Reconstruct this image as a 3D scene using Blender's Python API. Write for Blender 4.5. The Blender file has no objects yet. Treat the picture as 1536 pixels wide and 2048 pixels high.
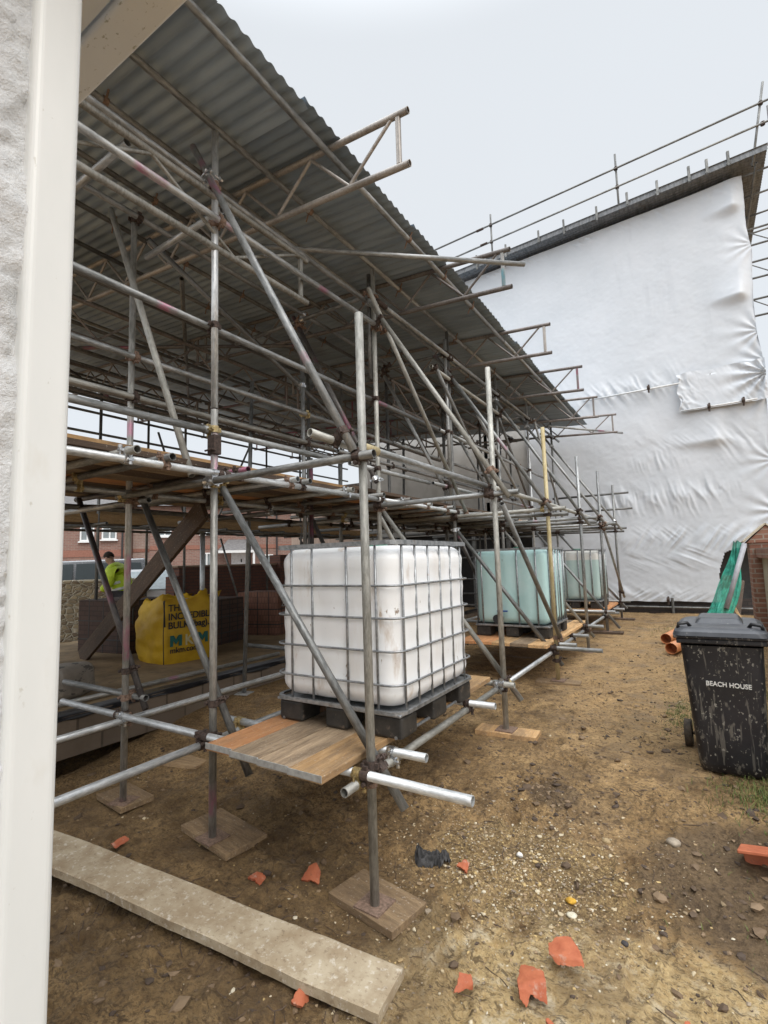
import bpy, bmesh, math, random
import numpy as np
from mathutils import Vector, Matrix, Quaternion

random.seed(7)
rng = np.random.default_rng(7)
sc = bpy.context.scene
COL = sc.collection
PI = math.pi
WM = {}                                   # world matrix of every object built


# ------------------------------------------------------------------ materials
class NB:
    """small node builder"""
    def __init__(self, name):
        self.m = bpy.data.materials.new(name)
        self.m.use_nodes = True
        self.nt = self.m.node_tree
        self.n = self.nt.nodes
        self.b = self.n['Principled BSDF']

    def new(self, t, **kw):
        nd = self.n.new(t)
        for k, v in kw.items():
            setattr(nd, k, v)
        return nd

    def link(self, a, b):
        self.nt.links.new(a, b)

    def coords(self, kind='Object', scale=(1, 1, 1)):
        if kind == 'World':
            out = self.new('ShaderNodeNewGeometry').outputs['Position']
        else:
            out = self.new('ShaderNodeTexCoord').outputs[kind]
            if kind == 'Object':
                oi = self.new('ShaderNodeObjectInfo')
                mul = self.new('ShaderNodeMath', operation='MULTIPLY')
                mul.inputs[1].default_value = 37.0
                self.link(oi.outputs['Random'], mul.inputs[0])
                add = self.new('ShaderNodeVectorMath', operation='ADD')
                self.link(out, add.inputs[0])
                self.link(mul.outputs[0], add.inputs[1])
                out = add.outputs[0]
        mp = self.new('ShaderNodeMapping')
        mp.inputs['Scale'].default_value = scale
        self.link(out, mp.inputs['Vector'])
        return mp.outputs[0]

    def noise(self, vec, scale, detail=4, rough=0.6, dist=0.0):
        t = self.new('ShaderNodeTexNoise')
        t.inputs['Scale'].default_value = scale
        t.inputs['Detail'].default_value = detail
        t.inputs['Roughness'].default_value = rough
        t.inputs['Distortion'].default_value = dist
        self.link(vec, t.inputs['Vector'])
        return t.outputs['Fac']

    def ramp(self, fac, a, b):
        r = self.new('ShaderNodeMapRange')
        r.inputs['From Min'].default_value = a
        r.inputs['From Max'].default_value = b
        r.clamp = True
        self.link(fac, r.inputs['Value'])
        return r.outputs[0]

    def mix(self, fac, a, b, mode='MIX'):
        x = self.new('ShaderNodeMix', data_type='RGBA', blend_type=mode)
        for s, v in ((x.inputs[0], fac), (x.inputs[6], a), (x.inputs[7], b)):
            if isinstance(v, (tuple, list)):
                s.default_value = (*v[:3], 1)
            elif isinstance(v, (int, float)):
                s.default_value = v
            else:
                self.link(v, s)
        return x.outputs[2]

    def math(self, op, a, b=None):
        x = self.new('ShaderNodeMath', operation=op)
        for i, v in enumerate((a, b)):
            if v is None:
                continue
            if isinstance(v, (int, float)):
                x.inputs[i].default_value = v
            else:
                self.link(v, x.inputs[i])
        return x.outputs[0]

    def color(self, c):
        if isinstance(c, (tuple, list)):
            self.b.inputs['Base Color'].default_value = (*c[:3], 1)
        else:
            self.link(c, self.b.inputs['Base Color'])

    def rough(self, r):
        if isinstance(r, (int, float)):
            self.b.inputs['Roughness'].default_value = r
        else:
            self.link(r, self.b.inputs['Roughness'])

    def bump(self, h, strength=0.3, dist=0.01):
        bp = self.new('ShaderNodeBump')
        bp.inputs['Strength'].default_value = strength
        bp.inputs['Distance'].default_value = dist
        self.link(h, bp.inputs['Height'])
        self.link(bp.outputs[0], self.b.inputs['Normal'])


def mat(name, c1, c2, scale=8, rough=0.6, metal=0.0, bump=0.2, bdist=0.004, kind='Object', stretch=(1, 1, 1),
        spots=(), contrast=(0.35, 0.65), spec=0.5, detail=5, rvar=0.12):
    """two-tone noise material; spots = [(colour, scale, lo, hi, stretch, amount)]"""
    nb = NB(name)
    v = nb.coords(kind, stretch)
    n1 = nb.noise(v, scale, detail)
    col = nb.mix(nb.ramp(n1, *contrast), c1, c2)
    for s in spots:
        c, sca, lo, hi = s[:4]
        st = s[4] if len(s) > 4 else (1, 1, 1)
        am = s[5] if len(s) > 5 else 1.0
        f = nb.ramp(nb.noise(nb.coords(kind, st), sca, 5, 0.65), lo, hi)
        if am != 1.0:
            f = nb.math('MULTIPLY', f, am)
        col = nb.mix(f, col, c)
    nb.color(col)
    n2 = nb.noise(v, scale * 2.3, 3)
    r = nb.math('ADD', nb.math('MULTIPLY', nb.math('SUBTRACT', n2, 0.5), rvar * 2), rough)
    nb.rough(r)
    nb.b.inputs['Metallic'].default_value = metal
    nb.b.inputs['Specular IOR Level'].default_value = spec
    if bump:
        nb.bump(nb.noise(v, scale * 4, 5, 0.7), bump, bdist)
    return nb.m


def brick_mat(name, c1, c2, mortar, bw=0.225, bh=0.075, mw=0.01, axis='xz', kind='World', rot=0.0, dirt=(0.05, 0.045, 0.04), dirt_amt=0.5):
    nb = NB(name)
    pos = nb.new('ShaderNodeNewGeometry').outputs['Position'] if kind == 'World' else nb.new('ShaderNodeTexCoord').outputs['Object']
    rt = nb.new('ShaderNodeVectorRotate', rotation_type='Z_AXIS')
    rt.inputs['Angle'].default_value = -rot
    nb.link(pos, rt.inputs['Vector'])
    sp = nb.new('ShaderNodeSeparateXYZ')
    nb.link(rt.outputs[0], sp.inputs[0])
    cb = nb.new('ShaderNodeCombineXYZ')
    if axis == 'xz':
        nb.link(sp.outputs[0], cb.inputs[0])
    elif axis == 'yz':
        nb.link(sp.outputs[1], cb.inputs[0])
    else:
        nb.link(nb.math('ADD', sp.outputs[0], sp.outputs[1]), cb.inputs[0])
    nb.link(sp.outputs[2], cb.inputs[1])
    bt = nb.new('ShaderNodeTexBrick')
    bt.inputs['Color1'].default_value = (*c1, 1)
    bt.inputs['Color2'].default_value = (*c2, 1)
    bt.inputs['Mortar'].default_value = (*mortar, 1)
    bt.inputs['Scale'].default_value = 1.0
    bt.inputs['Mortar Size'].default_value = mw
    bt.inputs['Brick Width'].default_value = bw
    bt.inputs['Row Height'].default_value = bh
    bt.inputs['Bias'].default_value = -0.1
    nb.link(cb.outputs[0], bt.inputs['Vector'])
    n = nb.noise(nb.coords('World'), 3.0, 6)
    n2 = nb.noise(nb.coords('World'), 22.0, 4)
    col = nb.mix(nb.math('MULTIPLY', nb.ramp(n, 0.45, 0.75), dirt_amt), bt.outputs['Color'], dirt)
    col = nb.mix(nb.math('MULTIPLY', nb.ramp(n2, 0.4, 0.7), 0.35), col, c2)
    nb.color(col)
    nb.rough(0.9)
    nb.bump(nb.math('ADD', nb.math('MULTIPLY', bt.outputs['Fac'], -1.0), nb.math('MULTIPLY', n2, 0.5)), 0.5, 0.008)
    return nb.m


def tube_mat(name, dark, light, pink=None, pinkcol=(0.42, 0.13, 0.22), rough=0.5, metal=0.55):
    """weathered galvanised tube: fine mottling, lengthwise streaks, cement splashes, sometimes sprayed paint bands"""
    nb = NB(name)
    v = nb.coords('Object', (1, 1, 0.25))
    n = nb.noise(v, 60, 6, 0.7)
    n2 = nb.noise(nb.coords('Object', (1, 1, 0.4)), 6, 4)
    f = nb.math('ADD', nb.math('MULTIPLY', n, 0.6), nb.math('MULTIPLY', n2, 0.5))
    col = nb.mix(nb.ramp(f, 0.45, 0.65), dark, light)
    oi = nb.new('ShaderNodeObjectInfo')
    hv = nb.new('ShaderNodeHueSaturation')
    hv.inputs['Saturation'].default_value = 1.0
    nb.link(nb.math('ADD', nb.math('MULTIPLY', oi.outputs['Random'], 0.5), 0.75), hv.inputs['Value'])
    nb.link(col, hv.inputs['Color'])
    col = hv.outputs[0]
    splash = nb.ramp(nb.noise(nb.coords('Object', (1, 1, 0.6)), 22, 5, 0.7), 0.63, 0.72)
    col = nb.mix(nb.math('MULTIPLY', splash, 0.55), col, (0.42, 0.4, 0.36))
    rust = nb.ramp(nb.noise(nb.coords('Object', (1, 1, 0.3)), 9, 6, 0.7), 0.66, 0.78)
    col = nb.mix(nb.math('MULTIPLY', rust, 0.7), col, (0.13, 0.07, 0.045))
    if pink is not None:
        band = nb.ramp(nb.noise(nb.coords('Object', (0.02, 0.02, 1)), 1.9, 2), pink, pink + 0.06)
        patch = nb.ramp(nb.noise(nb.coords('Object', (1, 1, 0.3)), 30, 4), 0.36, 0.55)
        col = nb.mix(nb.math('MULTIPLY', nb.math('MULTIPLY', band, patch), 0.85), col, pinkcol)
    nb.color(col)
    nb.b.inputs['Metallic'].default_value = metal
    nb.rough(nb.math('ADD', nb.math('MULTIPLY', n, 0.3), rough - 0.15))
    nb.bump(n, 0.12, 0.002)
    return nb.m


GALV = tube_mat('galvanised_tube', (0.18, 0.185, 0.18), (0.42, 0.425, 0.42))
GALV_BRIGHT = tube_mat('bright_galvanised_tube', (0.34, 0.35, 0.35), (0.64, 0.65, 0.65), rough=0.42)
GALV_DARK = tube_mat('dull_tube', (0.1, 0.1, 0.096), (0.25, 0.25, 0.24))
GALV_PINK = tube_mat('pink_sprayed_tube', (0.18, 0.185, 0.18), (0.42, 0.425, 0.42), pink=0.575, pinkcol=(0.4, 0.17, 0.24))
GALV_PINKM = tube_mat('much_sprayed_tube', (0.24, 0.235, 0.215), (0.48, 0.47, 0.44), pink=0.55, pinkcol=(0.55, 0.27, 0.36))
GALV_PINKD = tube_mat('dark_pink_sprayed_tube', (0.08, 0.07, 0.07), (0.18, 0.17, 0.16), pink=0.55, pinkcol=(0.3, 0.09, 0.15))
GALV_PALE = tube_mat('pale_weathered_tube', (0.22, 0.215, 0.19), (0.47, 0.46, 0.42), rough=0.55, metal=0.35)
GALV_YELLOW = tube_mat('yellowed_tube', (0.36, 0.28, 0.13), (0.52, 0.45, 0.28), rough=0.65, metal=0.15)
ALU = tube_mat('alloy_beam', (0.32, 0.29, 0.26), (0.52, 0.48, 0.44), rough=0.5, metal=0.5)
ALU_D = tube_mat('dirty_beam', (0.16, 0.14, 0.13), (0.3, 0.27, 0.25), rough=0.6, metal=0.35)
ALU_PINK = tube_mat('pink_sprayed_beam', (0.16, 0.13, 0.13), (0.3, 0.27, 0.25), pink=0.5, pinkcol=(0.3, 0.07, 0.13), rough=0.6, metal=0.3)
ALU_BLUE = tube_mat('blue_sprayed_beam', (0.3, 0.3, 0.29), (0.48, 0.46, 0.43), pink=0.52, pinkcol=(0.1, 0.3, 0.36), rough=0.55, metal=0.4)
RUST = mat('rusty_fitting', (0.13, 0.085, 0.06), (0.28, 0.185, 0.135), 60, 0.8, 0.0, 0.4, 0.003)
RUSTD = mat('dark_rusty_fitting', (0.04, 0.03, 0.026), (0.11, 0.075, 0.06), 60, 0.8, 0.3, 0.4, 0.003)
ZINC = mat('zinc_fitting', (0.45, 0.46, 0.47), (0.75, 0.76, 0.77), 40, 0.3, 0.9, 0.1, 0.001)
BRASS = mat('yellow_passivated_fitting', (0.3, 0.22, 0.09), (0.55, 0.44, 0.24), 50, 0.45, 0.7, 0.3, 0.002)
SHN = NB('grey_corrugated_steel')
v_ = SHN.coords('Object', (0.3, 2, 1))
c_ = SHN.mix(SHN.ramp(SHN.noise(v_, 3.0, 5), 0.35, 0.65), (0.28, 0.345, 0.41), (0.375, 0.45, 0.52))
c_ = SHN.mix(SHN.math('MULTIPLY', SHN.ramp(SHN.noise(SHN.coords('Object', (0.25, 3, 1)), 5, 6, 0.7), 0.56, 0.72), 0.5), c_, (0.15, 0.145, 0.14))
oi_ = SHN.new('ShaderNodeObjectInfo')
hv_ = SHN.new('ShaderNodeHueSaturation')
SHN.link(SHN.math('ADD', SHN.math('MULTIPLY', oi_.outputs['Random'], 0.42), 0.76), hv_.inputs['Value'])
SHN.link(c_, hv_.inputs['Color'])
SHN.color(hv_.outputs[0])
SHN.rough(0.5)
SHN.b.inputs['Metallic'].default_value = 0.3
SHEET = SHN.m


def wood_mat(name, a, b, dirt=None, damt=0.6, stretch=(14, 1.2, 14), rough=0.8):
    nb = NB(name)
    g = nb.noise(nb.coords('Object', stretch), 3.5, 6, 0.65, 0.4)
    g2 = nb.noise(nb.coords('Object', tuple(q * 2.6 for q in stretch)), 4.0, 6, 0.7, 0.2)
    col = nb.mix(nb.ramp(nb.math('ADD', nb.math('MULTIPLY', g, 0.5), nb.math('MULTIPLY', g2, 0.5)), 0.4, 0.6), a, b)
    col = nb.mix(nb.math('MULTIPLY', nb.ramp(g2, 0.56, 0.64), 0.6), col, tuple(q * 0.45 for q in a))
    oi = nb.new('ShaderNodeObjectInfo')
    hv = nb.new('ShaderNodeHueSaturation')
    nb.link(nb.math('ADD', nb.math('MULTIPLY', oi.outputs['Random'], 0.5), 0.75), hv.inputs['Value'])
    nb.link(col, hv.inputs['Color'])
    col = hv.outputs[0]
    if dirt:
        f = nb.ramp(nb.noise(nb.coords('Object', tuple(min(3, q * 0.5) for q in stretch)), 3.4, 9, 0.72), 0.46, 0.62)
        col = nb.mix(nb.math('MULTIPLY', f, damt), col, dirt)
        f2 = nb.ramp(nb.noise(nb.coords('Object'), 60, 4, 0.6), 0.62, 0.68)
        col = nb.mix(nb.math('MULTIPLY', f2, 0.5), col, (0.5, 0.45, 0.38))
    nb.color(col)
    nb.rough(rough)
    nb.bump(nb.math('ADD', g, g2), 0.5, 0.004)
    return nb.m


WOOD = wood_mat('tan_scaffold_board', (0.42, 0.24, 0.1), (0.64, 0.41, 0.2), (0.16, 0.11, 0.07), 0.6)
WOOD_O = wood_mat('orange_scaffold_board', (0.48, 0.2, 0.075), (0.66, 0.34, 0.15), (0.2, 0.12, 0.07), 0.45)
WOOD_G = wood_mat('grey_scaffold_board', (0.24, 0.165, 0.1), (0.46, 0.34, 0.22), (0.12, 0.085, 0.055), 0.6)
WOOD_Y = wood_mat('yellowed_board', (0.4, 0.24, 0.09), (0.58, 0.38, 0.17), (0.24, 0.15, 0.07), 0.4)
WOOD_D = wood_mat('brown_plank', (0.055, 0.034, 0.021), (0.12, 0.075, 0.046), (0.06, 0.045, 0.035), 0.5)
WOOD_YD = wood_mat('dull_yellow_board', (0.2, 0.12, 0.05), (0.32, 0.2, 0.09), (0.12, 0.08, 0.04), 0.4)
WOOD_MUD = wood_mat('muddy_sole_board', (0.22, 0.14, 0.075), (0.42, 0.29, 0.16), (0.15, 0.1, 0.06), 0.7, stretch=(2, 12, 12))
PLANK = mat('mud_caked_plank', (0.5, 0.42, 0.3), (0.25, 0.17, 0.09), 4.0, 0.85, 0, 0.6, 0.004, contrast=(0.36, 0.7), detail=10,
            spots=[((0.27, 0.19, 0.11), 9, 0.5, 0.74, (1, 1, 1), 0.8), ((0.2, 0.14, 0.085), 48, 0.56, 0.68, (1, 1, 1), 0.7), ((0.68, 0.63, 0.54), 34, 0.56, 0.7, (1, 1, 1), 0.7)])
ENDGREY = mat('grey_board_end', (0.3, 0.29, 0.27), (0.45, 0.44, 0.41), 30, 0.7, 0.2, 0.2)


def flat(name, c, rough=0.6, metal=0.0, var=0.12, scale=12, bump=0.1, spots=(), spec=0.5):
    a = tuple(max(0, x * (1 - var)) for x in c)
    b = tuple(min(1, x * (1 + var)) for x in c)
    return mat(name, a, b, scale, rough, metal, bump, 0.003, spots=spots, spec=spec)


# ------------------------------------------------------------------ object helpers
def finish(o, parent, origin, M=None):
    COL.objects.link(o)
    if M is None:
        M = Matrix.Translation(origin)
    if parent is not None:
        o.parent = parent
        o.matrix_parent_inverse = WM[parent.name].inverted()
    o.matrix_basis = M
    WM[o.name] = M
    return o


def tag(o, label=None, cat=None, group=None, kind=None):
    if label:
        o['label'] = label
    if cat:
        o['category'] = cat
    if group:
        o['group'] = group
    if kind:
        o['kind'] = kind
    return o


def thing(name, label, cat, loc, group=None):
    o = bpy.data.objects.new(name, None)
    o.empty_display_size = 0.1
    finish(o, None, Vector(loc))
    return tag(o, label, cat, group)


class MB:
    """collects shapes and links them as ONE mesh object"""
    def __init__(self):
        self.v, self.f, self.mi, self.sm = [], [], [], []
        self.cur, self.smooth = 0, False

    def add(self, verts, faces):
        k = len(self.v)
        self.v.extend([tuple(p) for p in verts])
        for f in faces:
            self.f.append(tuple(i + k for i in f))
            self.mi.append(self.cur)
            self.sm.append(self.smooth)
        return self

    def box(self, c, s, rz=0.0, M=None, taper=None):
        x, y, z = (d / 2 for d in s)
        vs = [(-x, -y, -z), (x, -y, -z), (x, y, -z), (-x, y, -z), (-x, -y, z), (x, -y, z), (x, y, z), (-x, y, z)]
        if taper:
            vs = [(a * (taper if q > 0 else 1), b * (taper if q > 0 else 1), q) for a, b, q in vs]
        if M is None:
            M = Matrix.Translation(Vector(c)) @ Matrix.Rotation(rz, 4, 'Z')
        else:
            M = M @ Matrix.Translation(Vector(c))
        return self.add([M @ Vector(v) for v in vs], [(0, 3, 2, 1), (4, 5, 6, 7), (0, 1, 5, 4), (1, 2, 6, 5), (2, 3, 7, 6), (3, 0, 4, 7)])

    def rbox(self, c, s, r=0.01, rz=0.0, seg=3, M=None):
        """box with rounded edges"""
        bm = bmesh.new()
        bmesh.ops.create_cube(bm, size=1.0)
        bmesh.ops.scale(bm, vec=s, verts=bm.verts)
        bmesh.ops.bevel(bm, geom=bm.edges[:] + bm.verts[:], offset=r, segments=seg, profile=0.5, affect='EDGES')
        if M is None:
            M = Matrix.Translation(Vector(c)) @ Matrix.Rotation(rz, 4, 'Z')
        else:
            M = M @ Matrix.Translation(Vector(c))
        self.bm(bm, M)
        return self

    def bm(self, bm, M=None):
        bm.verts.index_update()
        M = M or Matrix.Identity(4)
        self.add([M @ v.co for v in bm.verts], [tuple(v.index for v in f.verts) for f in bm.faces])
        bm.free()
        return self

    def bar(self, a, b, r=0.024, seg=12, cap=True, r2=None):
        a, b = Vector(a), Vector(b)
        d = b - a
        q = d.to_track_quat('Z', 'Y')
        r2 = r if r2 is None else r2
        vs = []
        for p, rr in ((a, r), (b, r2)):
            for i in range(seg):
                t = 2 * PI * i / seg
                vs.append(p + q @ Vector((rr * math.cos(t), rr * math.sin(t), 0)))
        fs = [(i, (i + 1) % seg, seg + (i + 1) % seg, seg + i) for i in range(seg)]
        if cap:
            fs += [tuple(range(seg))[::-1], tuple(range(seg, 2 * seg))]
        return self.add(vs, fs)

    def path(self, pts, r, seg=8, closed=False):
        """round bar along a polyline"""
        P = [Vector(p) for p in pts]
        n = len(P)
        vs, up = [], Vector((0.013, 0.02, 1)).normalized()
        for i in range(n):
            t = (P[(i + 1) % n] - P[i - 1]) if closed else (P[min(i + 1, n - 1)] - P[max(i - 1, 0)])
            t.normalize()
            s = t.cross(up)
            if s.length < 0.05:
                s = t.cross(Vector((1, 0, 0)))
            s.normalize()
            w = s.cross(t)
            rr = r[i] if isinstance(r, (list, tuple)) else r
            for k in range(seg):
                a = 2 * PI * k / seg
                vs.append(P[i] + s * (rr * math.cos(a)) + w * (rr * math.sin(a)))
        fs = []
        for i in range(n if closed else n - 1):
            j = (i + 1) % n
            for k in range(seg):
                fs.append((i * seg + k, i * seg + (k + 1) % seg, j * seg + (k + 1) % seg, j * seg + k))
        if not closed:
            fs += [tuple(range(seg))[::-1], tuple(range((n - 1) * seg, n * seg))]
        return self.add(vs, fs)

    def ring(self, c, axis, ri, ro, h, seg=18):
        c, q = Vector(c), Vector(axis).to_track_quat('Z', 'Y')
        vs = []
        for z in (-h / 2, h / 2):
            for r in (ri, ro):
                for i in range(seg):
                    t = 2 * PI * i / seg
                    vs.append(c + q @ Vector((r * math.cos(t), r * math.sin(t), z)))
        fs = []
        for i in range(seg):
            j = (i + 1) % seg
            a, b, cc, d = 0, seg, 2 * seg, 3 * seg
            fs += [(b + i, b + j, d + j, d + i), (a + j, a + i, cc + i, cc + j), (a + i, a + j, b + j, b + i), (cc + j, cc + i, d + i, d + j)]
        return self.add(vs, fs)

    def prism(self, poly, h, M):
        n = len(poly)
        vs = [M @ Vector((x, y, 0)) for x, y in poly] + [M @ Vector((x, y, h)) for x, y in poly]
        fs = [tuple(range(n))[::-1], tuple(range(n, 2 * n))] + [(i, (i + 1) % n, n + (i + 1) % n, n + i) for i in range(n)]
        return self.add(vs, fs)

    def grid(self, P):
        """P[i][j] array of points"""
        ni, nj = len(P), len(P[0])
        vs = [p for row in P for p in row]
        fs = [(i * nj + j, (i + 1) * nj + j, (i + 1) * nj + j + 1, i * nj + j + 1) for i in range(ni - 1) for j in range(nj - 1)]
        return self.add(vs, fs)

    def build(self, name, mats, parent=None, smooth=None, origin=None, rot=None):
        V = np.array(self.v, dtype=float).reshape(-1, 3)
        if origin is None:
            origin = Vector((V.min(0) + V.max(0)) / 2)
            origin.z = float(V[:, 2].min()) if parent is None else origin.z
        origin = Vector(origin)
        M = Matrix.Translation(origin)
        if rot is not None:
            M = M @ rot.to_matrix().to_4x4() if hasattr(rot, 'to_matrix') else M @ rot
        Mi = np.array(M.inverted())
        V = V @ Mi[:3, :3].T + Mi[:3, 3]
        me = bpy.data.meshes.new(name)
        me.from_pydata(V.tolist(), [], self.f)
        for m in (mats if isinstance(mats, (list, tuple)) else [mats]):
            me.materials.append(m)
        me.polygons.foreach_set('material_index', self.mi)
        me.polygons.foreach_set('use_smooth', [smooth if smooth is not None else s for s in self.sm])
        me.update()
        o = bpy.data.objects.new(name, me)
        return finish(o, parent, origin, M)


def clone(o, M, parent=None):
    c = o.copy()
    COL.objects.link(c)
    if parent is not None:
        c.parent = parent
        c.matrix_parent_inverse = WM[parent.name].inverted()
    else:
        c.parent = None
    c.matrix_basis = M
    WM[c.name] = M
    return c


def copy_tree(o, D, parent=None):
    """copy a thing with its parts and sub-parts, moved by the world matrix D"""
    kids = list(o.children)
    c = clone(o, D @ WM[o.name], parent)
    for k in kids:
        copy_tree(k, D, c)
    return c


# value noise in numpy for shaped surfaces
def vnoise(x, y, seed=0):
    xi, yi = np.floor(x).astype(np.int64), np.floor(y).astype(np.int64)
    xf, yf = x - xi, y - yi

    def hsh(a, b):
        h = (a * 374761393 + b * 668265263 + seed * 1442695041) & 0xFFFFFFFF
        h = ((h ^ (h >> 13)) * 1274126177) & 0xFFFFFFFF
        return ((h ^ (h >> 16)) & 0xFFFF) / 65535.0
    u, v = xf * xf * (3 - 2 * xf), yf * yf * (3 - 2 * yf)
    return (hsh(xi, yi) * (1 - u) + hsh(xi + 1, yi) * u) * (1 - v) + (hsh(xi, yi + 1) * (1 - u) + hsh(xi + 1, yi + 1) * u) * v


def fbm(x, y, oct=5, seed=0, gain=0.5):
    s, a, t = 0, 1.0, 0
    for o in range(oct):
        s = s + a * vnoise(x * 2 ** o + 17.3 * o, y * 2 ** o - 9.1 * o, seed + o)
        t += a
        a *= gain
    return s / t


# ------------------------------------------------------------------ camera, light, sky
f_px, cx, cy = 1000.36, 768.0, 1024.0
EYE = Vector((0, 0, 1.47))
vy = Vector((1400 - cx, 1105 - cy, f_px)).normalized()
vx = -Vector((-834 - cx, 1169 - cy, f_px)).normalized()
vz = vx.cross(vy).normalized()
vx = vy.cross(vz).normalized()
Rw = Matrix((vx, vy, vz))
right, up, back = Rw @ Vector((1, 0, 0)), Rw @ Vector((0, -1, 0)), Rw @ Vector((0, 0, -1))
cam = bpy.data.cameras.new('camera')
camo = bpy.data.objects.new('camera', cam)
COL.objects.link(camo)
Mc = Matrix((right, up, back)).transposed().to_4x4()
Mc.translation = EYE
camo.matrix_world = Mc
cam.sensor_fit = 'VERTICAL'
cam.sensor_height = 36.0
cam.sensor_width = 27.0
cam.lens = f_px / 2048 * 36.0
cam.clip_start, cam.clip_end = 0.05, 1500
sc.camera = camo

SUN_EL, SUN_AZ = math.radians(48), math.radians(118)      # azimuth clockwise from +Y
w = bpy.data.worlds.new('World')
sc.world = w
w.use_nodes = True
nt = w.node_tree
bg = nt.nodes['Background']
sky = nt.nodes.new('ShaderNodeTexSky')
sky.sky_type = 'NISHITA'
sky.sun_disc = False
sky.sun_elevation = SUN_EL
sky.sun_rotation = SUN_AZ
sky.dust_density = 3.0
mx = nt.nodes.new('ShaderNodeMix')
mx.data_type = 'RGBA'
mx.inputs[0].default_value = 0.88                        # a closed white cloud deck over the clear sky
mx.inputs[7].default_value = (7.6, 7.95, 8.3, 1)
nt.links.new(sky.outputs[0], mx.inputs[6])
# soft cloud mottling
tc = nt.nodes.new('ShaderNodeTexCoord')
cn = nt.nodes.new('ShaderNodeTexNoise')
cn.inputs['Scale'].default_value = 1.6
cn.inputs['Detail'].default_value = 3
nt.links.new(tc.outputs['Generated'], cn.inputs['Vector'])
cr = nt.nodes.new('ShaderNodeMapRange')
cr.inputs['To Min'].default_value = 0.97
cr.inputs['To Max'].default_value = 1.03
nt.links.new(cn.outputs['Fac'], cr.inputs['Value'])
ml = nt.nodes.new('ShaderNodeVectorMath')
ml.operation = 'SCALE'
nt.links.new(mx.outputs[2], ml.inputs[0])
# overcast sky with extra brightness added out of frame, overhead and behind the camera
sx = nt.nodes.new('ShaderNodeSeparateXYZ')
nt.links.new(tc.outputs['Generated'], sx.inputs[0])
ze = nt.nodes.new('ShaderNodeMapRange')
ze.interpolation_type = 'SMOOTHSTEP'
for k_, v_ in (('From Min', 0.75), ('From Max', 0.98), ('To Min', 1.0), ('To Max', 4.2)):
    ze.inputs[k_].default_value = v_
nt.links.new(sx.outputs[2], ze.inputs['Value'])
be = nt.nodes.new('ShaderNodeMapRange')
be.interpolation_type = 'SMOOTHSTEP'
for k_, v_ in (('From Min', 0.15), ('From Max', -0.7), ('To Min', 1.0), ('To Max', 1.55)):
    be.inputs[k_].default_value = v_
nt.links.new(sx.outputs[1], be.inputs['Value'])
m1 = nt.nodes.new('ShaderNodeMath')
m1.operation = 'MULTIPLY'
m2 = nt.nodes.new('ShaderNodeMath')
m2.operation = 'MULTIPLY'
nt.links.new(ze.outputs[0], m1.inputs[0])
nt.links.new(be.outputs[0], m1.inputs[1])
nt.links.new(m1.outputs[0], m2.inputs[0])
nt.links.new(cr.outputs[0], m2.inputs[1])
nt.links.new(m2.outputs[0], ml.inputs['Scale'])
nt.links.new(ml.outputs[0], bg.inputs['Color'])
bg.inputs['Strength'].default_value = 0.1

sun = bpy.data.lights.new('sun', 'SUN')
sun.energy = 1.45
sun.angle = math.radians(40)
sun.color = (1, 0.96, 0.9)
so = bpy.data.objects.new('sun', sun)
COL.objects.link(so)
sd = Vector((math.sin(SUN_AZ) * math.cos(SUN_EL), math.cos(SUN_AZ) * math.cos(SUN_EL), math.sin(SUN_EL)))
so.rotation_euler = (-sd).to_track_quat('-Z', 'Y').to_euler()
so.location = sd * 30
vs_ = sc.view_settings
vs_.view_transform = 'Standard'
vs_.look = 'None'
vs_.exposure = 0.2
vs_.gamma = 1.0


# ------------------------------------------------------------------ ground
def gz(x, y):
    x, y = np.asarray(x, float), np.asarray(y, float)
    t = np.clip((y - 2.0) / 2.3, 0, 1)
    t = t * t * (3 - 2 * t)
    b = -0.31 + 0.27 * t + 0.1 * np.clip((y - 4.3) / 6, 0, 1.3)
    bank = np.exp(-((x - 0.75) / 0.5) ** 2) * np.clip((y - 2.6) / 0.8, 0, 1) * np.clip((5 - y) / 2, 0, 1)
    return b + 0.07 * bank


PRINTS = [(random.uniform(-1.3, 0.2), 1.5 + 6.0 * (k_ / 60.0) + random.uniform(-0.1, 0.1), random.uniform(-0.6, 0.4)) for k_ in range(60)]


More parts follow.
